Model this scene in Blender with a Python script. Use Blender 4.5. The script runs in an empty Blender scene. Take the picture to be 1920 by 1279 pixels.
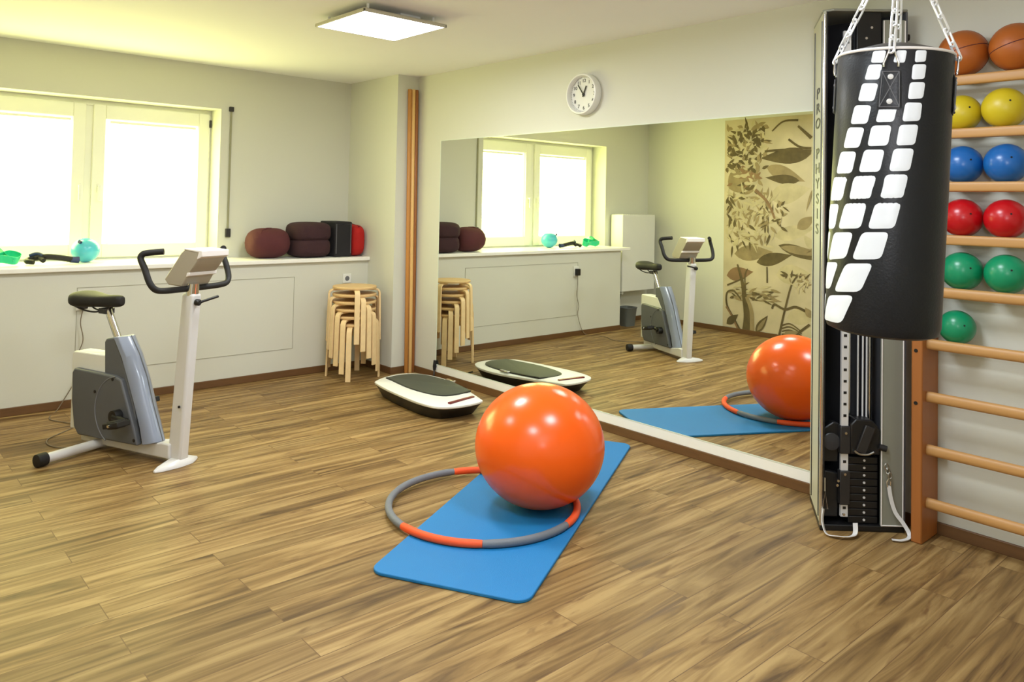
import bpy, math, random
from mathutils import Vector, Matrix
random.seed(7)
D = bpy.data
COL = bpy.context.scene.collection
PI = math.pi
R = math.radians

# ------------------------------------------------------------------ materials
def lin(c):
    out = []
    for x in c[:3]:
        x = x / 255.0
        out.append(x / 12.92 if x <= 0.04045 else ((x + 0.055) / 1.055) ** 2.4)
    return out

def mat(name, rgb, rough=0.5, metal=0.0, var=0.08, scale=9.0, coat=0.0, bump=0.0, bscale=60.0, spec=0.5, stretch=(1, 1, 1)):
    m = D.materials.new(name); m.use_nodes = True
    nt = m.node_tree; N = nt.nodes; L = nt.links
    b = N['Principled BSDF']
    c = lin(rgb)
    tc = N.new('ShaderNodeTexCoord'); mp = N.new('ShaderNodeMapping'); mp.inputs['Scale'].default_value = stretch
    L.new(tc.outputs['Object'], mp.inputs['Vector'])
    nz = N.new('ShaderNodeTexNoise'); nz.inputs['Scale'].default_value = scale; nz.inputs['Detail'].default_value = 4
    L.new(mp.outputs['Vector'], nz.inputs['Vector'])
    mx = N.new('ShaderNodeMix'); mx.data_type = 'RGBA'
    mx.inputs['A'].default_value = [min(1, v * (1 - var)) for v in c] + [1]
    mx.inputs['B'].default_value = [min(1, v * (1 + var)) for v in c] + [1]
    L.new(nz.outputs['Fac'], mx.inputs['Factor'])
    L.new(mx.outputs['Result'], b.inputs['Base Color'])
    b.inputs['Roughness'].default_value = rough
    b.inputs['Metallic'].default_value = metal
    b.inputs['Coat Weight'].default_value = coat
    b.inputs['Coat Roughness'].default_value = 0.08
    b.inputs['Specular IOR Level'].default_value = spec
    if bump:
        n2 = N.new('ShaderNodeTexNoise'); n2.inputs['Scale'].default_value = bscale; n2.inputs['Detail'].default_value = 3
        L.new(mp.outputs['Vector'], n2.inputs['Vector'])
        bp = N.new('ShaderNodeBump'); bp.inputs['Strength'].default_value = bump; bp.inputs['Distance'].default_value = 0.004
        L.new(n2.outputs['Fac'], bp.inputs['Height']); L.new(bp.outputs['Normal'], b.inputs['Normal'])
    return m

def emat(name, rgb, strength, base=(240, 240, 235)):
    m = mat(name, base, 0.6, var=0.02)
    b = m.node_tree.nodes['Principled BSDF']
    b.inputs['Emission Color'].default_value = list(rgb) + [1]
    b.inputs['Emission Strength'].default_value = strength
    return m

def floor_mat():
    m = D.materials.new('laminate planks'); m.use_nodes = True
    nt = m.node_tree; N = nt.nodes; L = nt.links; b = N['Principled BSDF']
    tc = N.new('ShaderNodeTexCoord')
    br = N.new('ShaderNodeTexBrick'); br.offset = 0.37; br.offset_frequency = 2
    for k, v in (('Scale', 1.0), ('Mortar Size', 0.0018), ('Mortar Smooth', 0.3), ('Bias', 0.0), ('Brick Width', 1.22), ('Row Height', 0.132)):
        br.inputs[k].default_value = v
    br.inputs['Color1'].default_value = (0, 0, 0, 1); br.inputs['Color2'].default_value = (1, 1, 1, 1); br.inputs['Mortar'].default_value = (0.5, 0.5, 0.5, 1)
    L.new(tc.outputs['Object'], br.inputs['Vector'])
    # per-plank offset of the grain so that neighbours differ
    sh = N.new('ShaderNodeVectorMath'); sh.operation = 'MULTIPLY_ADD'
    sh.inputs[1].default_value = (7.0, 3.0, 5.0)
    L.new(br.outputs['Color'], sh.inputs[0]); L.new(tc.outputs['Object'], sh.inputs[2])
    def noise(scale, stretch, detail, dist=0.0, rough=0.55):
        mp = N.new('ShaderNodeMapping'); mp.inputs['Scale'].default_value = stretch
        L.new(sh.outputs['Vector'], mp.inputs['Vector'])
        n = N.new('ShaderNodeTexNoise'); n.inputs['Scale'].default_value = scale; n.inputs['Detail'].default_value = detail
        n.inputs['Distortion'].default_value = dist; n.inputs['Roughness'].default_value = rough
        L.new(mp.outputs['Vector'], n.inputs['Vector'])
        return n
    grain = noise(1.9, (0.55, 7.0, 1), 5, 1.5, 0.55)
    ramp = N.new('ShaderNodeValToRGB'); cr = ramp.color_ramp
    cr.elements[0].position = 0.30; cr.elements[0].color = lin(FLOOR[0]) + [1]
    cr.elements[1].position = 0.66; cr.elements[1].color = lin(FLOOR[2]) + [1]
    e = cr.elements.new(0.46); e.color = lin(FLOOR[1]) + [1]
    L.new(grain.outputs['Fac'], ramp.inputs['Fac'])
    # plank tone
    tone = N.new('ShaderNodeMapRange'); tone.inputs['To Min'].default_value = 0.82; tone.inputs['To Max'].default_value = 1.10
    sp = N.new('ShaderNodeSeparateColor'); L.new(br.outputs['Color'], sp.inputs['Color']); L.new(sp.outputs['Red'], tone.inputs['Value'])
    mul = N.new('ShaderNodeMix'); mul.data_type = 'RGBA'; mul.blend_type = 'MULTIPLY'; mul.inputs['Factor'].default_value = 1
    L.new(ramp.outputs['Color'], mul.inputs['A'])
    cb = N.new('ShaderNodeCombineColor')
    for k in ('Red', 'Green', 'Blue'): L.new(tone.outputs['Result'], cb.inputs[k])
    L.new(cb.outputs['Color'], mul.inputs['B'])
    # knots and cracks
    kn = noise(2.6, (1.1, 5.0, 1), 3, 0.8)
    kr = N.new('ShaderNodeValToRGB'); kr.color_ramp.elements[0].position = 0.63; kr.color_ramp.elements[0].color = (0, 0, 0, 1)
    kr.color_ramp.elements[1].position = 0.74; kr.color_ramp.elements[1].color = (0.8, 0.8, 0.8, 1)
    L.new(kn.outputs['Fac'], kr.inputs['Fac'])
    fine = noise(6.0, (0.6, 12.0, 1), 4, 0.9, 0.6)
    fr = N.new('ShaderNodeValToRGB'); fr.color_ramp.elements[0].position = 0.63; fr.color_ramp.elements[0].color = (0, 0, 0, 1)
    fr.color_ramp.elements[1].position = 0.72; fr.color_ramp.elements[1].color = (0.75, 0.75, 0.75, 1)
    L.new(fine.outputs['Fac'], fr.inputs['Fac'])
    d1 = N.new('ShaderNodeMix'); d1.data_type = 'RGBA'; d1.inputs['B'].default_value = lin((96, 66, 36)) + [1]
    L.new(kr.outputs['Color'], d1.inputs['Factor']); L.new(mul.outputs['Result'], d1.inputs['A'])
    d2 = N.new('ShaderNodeMix'); d2.data_type = 'RGBA'; d2.inputs['B'].default_value = lin((104, 74, 42)) + [1]
    L.new(fr.outputs['Color'], d2.inputs['Factor']); L.new(d1.outputs['Result'], d2.inputs['A'])
    d3 = N.new('ShaderNodeMix'); d3.data_type = 'RGBA'; d3.inputs['B'].default_value = lin((104, 76, 46)) + [1]
    L.new(br.outputs['Fac'], d3.inputs['Factor']); L.new(d2.outputs['Result'], d3.inputs['A'])
    L.new(d3.outputs['Result'], b.inputs['Base Color'])
    b.inputs['Roughness'].default_value = 0.5
    b.inputs['Specular IOR Level'].default_value = 0.3
    bp = N.new('ShaderNodeBump'); bp.inputs['Strength'].default_value = 0.25; bp.inputs['Distance'].default_value = 0.003
    L.new(grain.outputs['Fac'], bp.inputs['Height']); L.new(bp.outputs['Normal'], b.inputs['Normal'])
    return m

def glass_mat(name):
    m = D.materials.new(name); m.use_nodes = True
    nt = m.node_tree; N = nt.nodes; L = nt.links
    b = N['Principled BSDF']
    b.inputs['Base Color'].default_value = (0.95, 1, 0.97, 1); b.inputs['Roughness'].default_value = 0.02
    b.inputs['Transmission Weight'].default_value = 1.0; b.inputs['IOR'].default_value = 1.1
    tc = N.new('ShaderNodeTexCoord'); nz = N.new('ShaderNodeTexNoise'); nz.inputs['Scale'].default_value = 3
    L.new(tc.outputs['Object'], nz.inputs['Vector'])
    mr = N.new('ShaderNodeMapRange'); mr.inputs['To Min'].default_value = 0.0; mr.inputs['To Max'].default_value = 0.04
    L.new(nz.outputs['Fac'], mr.inputs['Value']); L.new(mr.outputs['Result'], b.inputs['Roughness'])
    return m

FLOOR = [(84, 61, 34), (131, 102, 60), (168, 139, 90)]
M = {}
M['wall'] = mat('wall paint', (213, 213, 200), 0.75, var=0.02, scale=2.0, bump=0.06, bscale=120)
M['ceiling'] = mat('ceiling paint', (246, 246, 248), 0.8, var=0.015, scale=2.0)
M['floor'] = floor_mat()
M['skirt'] = mat('wood skirting', (104, 72, 40), 0.5, var=0.25, scale=6, stretch=(1, 1, 8))
M['pvc'] = mat('white pvc', (240, 240, 228), 0.35, var=0.02)
M['sill'] = mat('sill white', (244, 243, 236), 0.3, var=0.02)
M['blind'] = emat('glowing blind fabric', (1.0, 1.0, 0.36), 8.0)  # fabric emits by itself, standing in for daylight shining through the blind
M['pane'] = glass_mat('window glass')
M['mirror'] = mat('mirror silver', (240, 243, 234), 0.0, 1.0, var=0.01, scale=1.0)
M['mirror_edge'] = mat('mirror edge', (222, 230, 214), 0.2, var=0.02)
M['lamp'] = emat('lamp diffuser', (1.0, 0.99, 0.98), 9.0)
M['lamp_frame'] = mat('lamp frame', (196, 192, 172), 0.4, 0.0, var=0.05)
M['white_metal'] = mat('white painted metal', (216, 214, 212), 0.35, 0.0, var=0.03, coat=0.2)
M['white_plastic'] = mat('white plastic', (232, 232, 226), 0.35, var=0.03)
M['alu_side'] = mat('anodised side panel', (188, 188, 168), 0.45, 0.0, var=0.05, scale=16, stretch=(1, 1, 0.05))
M['chain'] = mat('bright chain', (238, 238, 238), 0.28, 0.55, var=0.05)
M['chrome'] = mat('chrome', (225, 225, 228), 0.14, 1.0, var=0.05)
M['steel'] = mat('brushed steel', (190, 190, 184), 0.32, 1.0, var=0.10, scale=14, stretch=(1, 1, 0.05))
M['alu'] = mat('brushed aluminium', (150, 151, 138), 0.42, 0.25, var=0.08, scale=16, stretch=(1, 1, 0.05))
M['black'] = mat('black plastic', (22, 21, 22), 0.4, var=0.2)
M['black_gloss'] = mat('black gloss', (52, 52, 56), 0.35, var=0.2)
M['black_rubber'] = mat('black rubber', (24, 22, 22), 0.65, var=0.25, bump=0.2, bscale=90)
M['dark_metal'] = mat('dark metal', (62, 60, 60), 0.4, 0.5, var=0.1)
M['housing'] = mat('grey housing', (92, 94, 98), 0.45, var=0.08)
M['housing_light'] = mat('grey housing edge', (116, 118, 124), 0.45, var=0.05)
M['cord'] = mat('grey cord', (120, 106, 86), 0.5, var=0.1)
M['fairing'] = mat('blue grey fairing', (134, 142, 160), 0.3, var=0.08, coat=0.3)
M['console'] = mat('beige console', (166, 156, 138), 0.5, var=0.05)
M['console_edge'] = mat('console edge', (236, 230, 226), 0.4, var=0.03)
M['display'] = mat('display glass', (60, 70, 62), 0.1, var=0.05)
M['orange_ball'] = mat('orange vinyl', (248, 96, 18), 0.24, var=0.03, scale=3, spec=0.5)
M['mat_blue'] = mat('blue foam', (18, 118, 180), 0.6, var=0.06, scale=5, bump=0.25, bscale=220)
M['hoop_orange'] = mat('hoop orange foam', (244, 88, 34), 0.6, var=0.08, bump=0.3, bscale=90)
M['hoop_grey'] = mat('hoop grey foam', (112, 116, 122), 0.55, var=0.08, bump=0.3, bscale=90)
M['birch'] = mat('birch veneer', (226, 190, 134), 0.5, var=0.12, scale=5, stretch=(1, 1, 6))
M['birch_edge'] = mat('birch edge', (234, 204, 152), 0.5, var=0.10, scale=30)
M['pole1'] = mat('pole honey wood', (196, 134, 66), 0.45, var=0.14, scale=6, stretch=(8, 8, 0.6))
M['pole2'] = mat('pole pale wood', (232, 188, 118), 0.45, var=0.12, scale=6, stretch=(8, 8, 0.6))
M['pole3'] = mat('pole brown wood', (158, 98, 48), 0.45, var=0.14, scale=6, stretch=(8, 8, 0.6))
M['beech_post'] = mat('oiled beech post', (166, 102, 48), 0.45, var=0.10, scale=5, stretch=(6, 6, 0.6))
M['beech'] = mat('beech rung', (194, 146, 88), 0.45, var=0.12, scale=6, stretch=(6, 0.6, 6))
M['leather'] = mat('black leather', (22, 23, 28), 0.38, var=0.2, bump=0.15, bscale=160, spec=0.4)
M['tile_white'] = mat('white print', (236, 240, 246), 0.35, var=0.03)
M['stitch'] = mat('grey stitching', (108, 108, 112), 0.6, var=0.1)
M['ball_brown'] = mat('brown leather ball', (172, 92, 30), 0.45, var=0.10, scale=7, bump=0.15, bscale=140)
M['ball_yellow'] = mat('yellow ball', (206, 184, 34), 0.38, var=0.05)
M['ball_blue'] = mat('blue ball', (26, 98, 172), 0.28, var=0.06)
M['ball_red'] = mat('red ball', (188, 16, 26), 0.28, var=0.06)
M['ball_green'] = mat('green ball', (18, 142, 96), 0.30, var=0.06)
M['maroon'] = mat('maroon cloth', (84, 36, 40), 0.85, var=0.15, bump=0.3, bscale=90)
M['plum'] = mat('plum cloth', (58, 32, 37), 0.9, var=0.15, bump=0.3, bscale=90)
M['black_cloth'] = mat('black cloth', (30, 28, 32), 0.85, var=0.15, bump=0.2, bscale=90)
M['red_cloth'] = mat('red cloth', (170, 14, 10), 0.8, var=0.12, bump=0.2, bscale=90)
M['teal'] = mat('teal rubber', (36, 196, 150), 0.4, var=0.10)
M['aqua'] = mat('aqua vinyl', (80, 184, 208), 0.25, var=0.12)
M['navy'] = mat('navy tube', (40, 54, 96), 0.5, var=0.15)
M['maroon_dark'] = mat('dark red inlay', (110, 6, 22), 0.3, var=0.1)
M['tread'] = mat('tread rubber', (66, 70, 60), 0.6, var=0.12, scale=20, bump=0.4, bscale=200)
M['strap_white'] = mat('white webbing', (226, 224, 222), 0.7, var=0.08)
M['belt'] = mat('shutter belt', (150, 148, 120), 0.7, var=0.1)
M['radiator'] = mat('radiator enamel', (226, 226, 220), 0.35, var=0.02)
M['bin'] = mat('bin grey', (96, 100, 98), 0.5, var=0.06)
M['face'] = mat('clock face', (226, 226, 218), 0.5, var=0.03)
M['panel_line'] = mat('panel seam', (168, 166, 148), 0.7, var=0.05)
M['mural_bg'] = mat('mural paper', (196, 182, 150), 0.8, var=0.4, scale=2.4)
M['mural_pale'] = mat('mural pale leaf', (192, 178, 140), 0.8, var=0.35, scale=7)
M['mural_mid'] = mat('mural brown leaf', (150, 132, 94), 0.8, var=0.4, scale=9)
M['mural_dark'] = mat('mural dark leaf', (96, 82, 50), 0.8, var=0.6, scale=11)
M['mural_rust'] = mat('mural rust', (138, 108, 76), 0.8, var=0.3, scale=8)

# ------------------------------------------------------------------ mesh builder
class MB:
    def __init__(s): s.v = []; s.f = []; s.mi = 0
    def m(s, i): s.mi = i; return s
    def add(s, vs, fs):
        o = len(s.v); s.v += [tuple(v) for v in vs]
        s.f += [(tuple(i + o for i in f), s.mi) for f in fs]; return s
    def box(s, c, d, M3=None):
        c = Vector(c); h = Vector(d) / 2; vs = []
        for x in (-1, 1):
            for y in (-1, 1):
                for z in (-1, 1):
                    p = Vector((x * h.x, y * h.y, z * h.z))
                    if M3: p = M3 @ p
                    vs.append(c + p)
        return s.add(vs, [(0, 1, 3, 2), (4, 6, 7, 5), (0, 4, 5, 1), (2, 3, 7, 6), (0, 2, 6, 4), (1, 5, 7, 3)])
    def b2(s, a, b):
        a = Vector(a); b = Vector(b); return s.box((a + b) / 2, [abs(x) for x in (b - a)])
    def tube(s, pts, r, n=12, closed=False, sq=None, up=None):
        pts = [Vector(p) for p in pts]; k = len(pts)
        rs = r if isinstance(r, (list, tuple)) else [r] * k
        T = []
        for i in range(k):
            if closed: t = pts[(i + 1) % k] - pts[i - 1]
            else: t = pts[min(i + 1, k - 1)] - pts[max(i - 1, 0)]
            T.append(t.normalized())
        u = Vector(up) if up else (Vector((0, 0, 1)) if abs(T[0].z) < 0.9 else Vector((1, 0, 0)))
        u = (u - T[0] * u.dot(T[0])).normalized()
        vs = []
        for i in range(k):
            u = (u - T[i] * u.dot(T[i])).normalized(); w = T[i].cross(u)
            for j in range(n):
                a = 2 * PI * (j + 0.5) / n
                if sq:  # rectangular section sq=(half along u, half along w)
                    ca, sa = math.cos(a), math.sin(a); q = max(abs(ca), abs(sa))
                    vs.append(pts[i] + u * (ca / q * sq[0]) + w * (sa / q * sq[1]))
                else:
                    vs.append(pts[i] + (u * math.cos(a) + w * math.sin(a)) * rs[i])
        fs = []
        for i in range(k if closed else k - 1):
            for j in range(n):
                a = i * n + j; b = i * n + (j + 1) % n; c = ((i + 1) % k) * n + (j + 1) % n; d = ((i + 1) % k) * n + j
                fs.append((a, b, c, d))
        if not closed:
            fs.append(tuple(range(n - 1, -1, -1))); fs.append(tuple((k - 1) * n + j for j in range(n)))
        return s.add(vs, fs)
    def bar(s, p0, p1, hu, hw, up=None):
        return s.tube([p0, p1], 1, n=4, sq=(hu, hw), up=up)
    def cyl(s, p0, p1, r, n=24): return s.tube([p0, p1], r, n=n)
    def lathe(s, prof, n=32, o=(0, 0, 0), A=None, smooth_close=False):
        o = Vector(o); A = A or Matrix.Identity(3); vs = []; fs = []; k = len(prof)
        for (r, z) in prof:
            for j in range(n):
                a = 2 * PI * j / n; vs.append(o + A @ Vector((r * math.cos(a), r * math.sin(a), z)))
        for i in range(k - 1):
            for j in range(n):
                fs.append((i * n + j, i * n + (j + 1) % n, (i + 1) * n + (j + 1) % n, (i + 1) * n + j))
        fs.append(tuple(range(n - 1, -1, -1))); fs.append(tuple((k - 1) * n + j for j in range(n)))
        return s.add(vs, fs)
    def ball(s, c, r, nu=40, nv=24, fn=None):
        c = Vector(c); rr = Vector(r) if isinstance(r, (tuple, list)) else Vector((r, r, r)); vs = []; fs = []
        vs.append(c + Vector((0, 0, rr.z)))
        for i in range(1, nv):
            t = PI * i / nv
            for j in range(nu):
                a = 2 * PI * j / nu
                d = Vector((math.sin(t) * math.cos(a), math.sin(t) * math.sin(a), math.cos(t)))
                k = fn(d) if fn else 1.0
                vs.append(c + Vector((d.x * rr.x, d.y * rr.y, d.z * rr.z)) * k)
        vs.append(c - Vector((0, 0, rr.z)))
        for j in range(nu): fs.append((0, 1 + j, 1 + (j + 1) % nu))
        for i in range(nv - 2):
            for j in range(nu):
                a = 1 + i * nu + j; b = 1 + i * nu + (j + 1) % nu
                fs.append((a, a + nu, b + nu, b))
        e = len(vs) - 1
        for j in range(nu): fs.append((e, 1 + (nv - 2) * nu + (j + 1) % nu, 1 + (nv - 2) * nu + j))
        return s.add(vs, fs)
    def prism(s, poly, a, b, fn):
        """poly 2D points, extruded from a to b; fn(u, v, w) -> 3D."""
        k = len(poly)
        vs = [fn(u, v, a) for u, v in poly] + [fn(u, v, b) for u, v in poly]
        fs = [tuple(range(k - 1, -1, -1)), tuple(range(k, 2 * k))]
        fs += [(i, (i + 1) % k, k + (i + 1) % k, k + i) for i in range(k)]
        return s.add(vs, fs)
    def loft(s, rings):
        n = len(rings[0]); vs = []; fs = []
        for r in rings: vs += r
        for i in range(len(rings) - 1):
            for j in range(n):
                fs.append((i * n + j, i * n + (j + 1) % n, (i + 1) * n + (j + 1) % n, (i + 1) * n + j))
        fs.append(tuple(range(n - 1, -1, -1))); fs.append(tuple((len(rings) - 1) * n + j for j in range(n)))
        return s.add(vs, fs)
    def build(s, name, mats, parent=None, bevel=0.0, seg=2, smooth=True, subsurf=0, angle=38):
        me = D.meshes.new(name)
        me.from_pydata(s.v, [], [f for f, _ in s.f])
        for m_ in (mats if isinstance(mats, (list, tuple)) else [mats]): me.materials.append(M[m_] if isinstance(m_, str) else m_)
        me.polygons.foreach_set('material_index', [i for _, i in s.f])
        import bmesh
        bm = bmesh.new(); bm.from_mesh(me); bmesh.ops.recalc_face_normals(bm, faces=bm.faces); bm.to_mesh(me); bm.free()
        if smooth:
            me.shade_smooth(); me.set_sharp_from_angle(angle=R(angle))
        o = D.objects.new(name, me); COL.objects.link(o)
        if parent: o.parent = parent
        if bevel:
            md = o.modifiers.new('edge', 'BEVEL'); md.width = bevel; md.segments = seg; md.limit_method = 'ANGLE'; md.angle_limit = R(40)
        if subsurf:
            md = o.modifiers.new('sub', 'SUBSURF'); md.levels = subsurf; md.render_levels = subsurf
        return o

def text_mb(body, size, depth=0.0008, spacing=1.0, align='CENTER'):
    c = D.curves.new('lettering', 'FONT'); c.body = body; c.size = size; c.extrude = depth
    c.align_x = align; c.align_y = 'CENTER'; c.space_line = spacing; c.resolution_u = 3
    o = D.objects.new('lettering', c); COL.objects.link(o)
    dg = bpy.context.evaluated_depsgraph_get(); dg.update()
    me = D.meshes.new_from_object(o.evaluated_get(dg))
    vs = [v.co.copy() for v in me.vertices]; fs = [tuple(p.vertices) for p in me.polygons]
    D.objects.remove(o); D.curves.remove(c); D.meshes.remove(me)
    return vs, fs

def tag(o, label, cat, group=None, kind=None):
    o['label'] = label; o['category'] = cat
    if group: o['group'] = group
    if kind: o['kind'] = kind
    return o
def thing(name, label, cat, loc=(0, 0, 0), rotz=0.0, mtx=None, group=None):
    o = D.objects.new(name, None); COL.objects.link(o); o.empty_display_size = 0.1
    if mtx is not None: o.matrix_world = mtx
    else: o.location = loc; o.rotation_euler = (0, 0, rotz)
    return tag(o, label, cat, group)
def struct(o):
    o['kind'] = 'structure'; return o
def dup(root, loc=None, rotz=None, label=None):
    r = root.copy(); COL.objects.link(r)
    if loc is not None: r.location = loc
    if rotz is not None: r.rotation_euler = (0, 0, rotz)
    if label: r['label'] = label
    for ch in list(root.children):
        c = ch.copy(); COL.objects.link(c); c.parent = r
        for g in list(ch.children):
            d = g.copy(); COL.objects.link(d); d.parent = c
    return r
def frame_mtx(o, x, y, z):
    x, y, z = Vector(x).normalized(), Vector(y).normalized(), Vector(z).normalized()
    return Matrix(((x.x, y.x, z.x, o[0]), (x.y, y.y, z.y, o[1]), (x.z, y.z, z.z, o[2]), (0, 0, 0, 1)))
def catmull(pts, n=6, closed=False):
    P = [Vector(p) for p in pts]; k = len(P); out = []
    rng = range(k) if closed else range(k - 1)
    for i in rng:
        p0 = P[i - 1] if (closed or i > 0) else P[0]; p1 = P[i]; p2 = P[(i + 1) % k]
        p3 = P[(i + 2) % k] if (closed or i + 2 < k) else P[-1]
        for j in range(n):
            t = j / n
            out.append(0.5 * ((2 * p1) + (p2 - p0) * t + (2 * p0 - 5 * p1 + 4 * p2 - p3) * t * t + (3 * p1 - p0 - 3 * p2 + p3) * t ** 3))
    if not closed: out.append(P[-1])
    return out

# ------------------------------------------------------------------ room (metres; mirror wall x=W, window wall y=DW)
W, WA, XL = 3.805, 3.593, -0.40
DW, DP, DS, YB = 6.326, 5.950, 5.536, -1.30
ZC = 2.537
WX0, WX1, WZ0, WZ1 = 0.43, 2.395, 0.96, 2.185      # window opening
T = 0.14
struct(MB().b2((XL - T, YB - T, -0.06), (W + T, DW + 0.32, 0)).build('floor', 'floor', smooth=False))
struct(MB().b2((XL - T, YB - T, ZC), (W + T, DW + 0.32, ZC + 0.06)).build('ceiling', 'ceiling', smooth=False))
struct(MB().b2((W, YB - T, 0), (W + T, DW + 0.32, ZC)).build('wall_right', 'wall', smooth=False))
struct(MB().b2((XL - T, YB - T, 0), (XL, DW + 0.32, ZC)).build('wall_left', 'wall', smooth=False))
struct(MB().b2((XL, YB - T, 0), (W, YB, ZC)).build('wall_front', 'wall', smooth=False))
wb = MB()
TB_ = 0.32
wb.b2((XL, DW, 0), (WX0, DW + TB_, ZC)).b2((WX1, DW, 0), (W, DW + TB_, ZC))
wb.b2((WX0, DW, 0), (WX1, DW + TB_, WZ0 - 0.03)).b2((WX0, DW, WZ1), (WX1, DW + TB_, ZC))
struct(wb.build('wall_back', 'wall', smooth=False))
struct(MB().b2((WA, DS, 0), (W, DW, ZC)).build('wall_pier', 'wall', smooth=False))
struct(MB().b2((0.57, DP, 0), (WA, DW, 0.928)).build('wall_parapet', 'wall', smooth=False))
# flush access panel seam on the parapet
sm = MB()
px0, px1, pz0, pz1, g = 1.30, 2.90, 0.225, 0.815, 0.004
sm.b2((px0, DP - 0.0025, pz0), (px1, DP, pz0 + g)).b2((px0, DP - 0.0025, pz1 - g), (px1, DP, pz1))
sm.b2((px0, DP - 0.0025, pz0), (px0 + g, DP, pz1)).b2((px1 - g, DP - 0.0025, pz0), (px1, DP, pz1))
struct(sm.build('trim_2', 'panel_line', smooth=False))
struct(MB().b2((WX0, DP - 0.035, 0.928), (WA, DW + 0.245, 0.962)).build('trim_1', 'sill', bevel=0.006))
struct(MB().b2((W - 0.010, 1.55, 0.055), (W, 5.175, 0.1135)).build('trim_3', 'sill', bevel=0.002))
# skirting boards
H = 0.055; t = 0.014
struct(MB().b2((0.57, DP - t, 0), (WA, DP, H)).build('baseboard_back', 'skirt', bevel=0.003))
struct(MB().b2((W - t, YB, 0), (W, DS - t, H)).build('baseboard_right', 'skirt', bevel=0.003))
struct(MB().b2((WA - t, DS - t, 0), (WA, DP - t, H)).b2((WA, DS - t, 0), (W, DS, H)).build('baseboard_pier', 'skirt', bevel=0.003))
struct(MB().b2((XL, YB, 0), (XL + t, DW, H)).build('baseboard_left', 'skirt', bevel=0.003))
struct(MB().b2((XL + t, DW - t, 0), (0.57, DW, H)).build('baseboard_recess', 'skirt', bevel=0.003))

# window: frame, two sashes each with pane, handle and pleated blind
win = D.objects.new('window_1', None); COL.objects.link(win); win.location = (1.41, DW, 0.96); struct(win)
WD = 0.13      # the glazing sits deep in the thick outer wall
def wloc(x, y, z): return (max(x * 1.02, WX0 - 0.004) - 1.41, y + WD - DW, 1.45 + (z - 1.45) * 1.02 - 0.96)
def wb2(mb, a, b): return mb.b2(wloc(*a), wloc(*b))
fy0, fy1 = DW + 0.095, DW + 0.135
fr = MB(); fz0, fz1 = 0.962, 2.17
za_, zb2_ = fz0 + 0.04, fz1 - 0.04
wb2(fr, (WX0, fy0, za_), (WX0 + 0.055, fy1, zb2_)); wb2(fr, (WX1 - 0.055, fy0, za_), (WX1, fy1, zb2_))
wb2(fr, (WX0, fy0, fz0), (WX1, fy1, fz0 + 0.04)); wb2(fr, (WX0, fy0, fz1 - 0.04), (WX1, fy1, WZ1))
wb2(fr, (1.418, fy0, za_), (1.482, fy1, zb2_))
fr.build('window_frame', 'pvc', win, bevel=0.004)
for (sx0, sx1, hx) in ((0.475, 1.418, 1.385), (1.468, 2.330, 1.515)):
    s = MB(); y0, y1 = DW + 0.072, DW + 0.112; z0, z1 = 0.985, 2.14; w = 0.085
    wb2(s, (sx0, y0, z0), (sx0 + w, y1, z1)); wb2(s, (sx1 - w, y0, z0), (sx1, y1, z1))
    wb2(s, (sx0 + w, y0, z0), (sx1 - w, y1, z0 + 0.10)); wb2(s, (sx0 + w, y0, z1 - 0.105), (sx1 - w, y1, z1))
    so = s.build('sash', 'pvc', win, bevel=0.005)
    wb2(MB(), (sx0 + w, DW + 0.118, z0 + 0.1), (sx1 - w, DW + 0.122, z1 - 0.105)).build('pane', 'pane', so)
    # pleated fabric: zigzag sheet clipped in front of the glass
    bl = MB(); n = 44; bx0, bx1 = (sx0 + w + 0.036, sx1 - w - 0.018) if sx0 > 1 else (sx0 + w, sx1 - w - 0.012); bz0, bz1 = z0 + 0.105, z1 - 0.135
    vs = []; fs = []
    for i in range(n + 1):
        z = bz0 + (bz1 - bz0) * i / n; y = DW + 0.100 + (0.008 if i % 2 else 0.0)
        vs += [wloc(bx0, y, z), wloc(bx1, y, z)]
    fs = [(2 * i, 2 * i + 1, 2 * i + 3, 2 * i + 2) for i in range(n)]
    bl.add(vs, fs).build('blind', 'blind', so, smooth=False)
    rl = MB(); wb2(rl, (bx0, DW + 0.09, bz1), (bx1, DW + 0.112, bz1 + 0.018)); wb2(rl, (bx0, DW + 0.092, bz0 - 0.012), (bx1, DW + 0.112, bz0))
    rl.build('blind_rail', 'pvc', so, bevel=0.002)
    hd = MB(); c = wloc(hx, DW + 0.070, 1.505)
    hd.box(c, (0.026, 0.008, 0.07)); hd.cyl((c[0], c[1], c[2] + 0.015), (c[0], c[1] - 0.035, c[2] + 0.015), 0.009, 12)
    hd.box((c[0], c[1] - 0.038, c[2] - 0.035), (0.022, 0.012, 0.12)); hd.build('handle', 'white_plastic', so, bevel=0.004)
hg = MB(); hg.cyl(wloc(2.335, DW + 0.066, 2.03), wloc(2.335, DW + 0.066, 2.09), 0.009, 12); hg.build('hinge', 'dark_metal', win)

# ------------------------------------------------------------------ wall fittings
# roller-shutter belt
o = thing('window_belt', 'narrow beige roller-shutter belt on the wall right of the window', 'shutter belt', (2.475, DW, 1.16))
MB().b2((-0.008, -0.012, 0.03), (0.008, -0.009, 1.03)).build('belt', 'belt', o)
MB().b2((-0.018, -0.024, 1.01), (0.018, 0, 1.05)).build('upper_guide', 'dark_metal', o, bevel=0.004)
MB().b2((-0.020, -0.026, -0.03), (0.020, 0, 0.04)).build('lower_winder', 'dark_metal', o, bevel=0.004)

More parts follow.
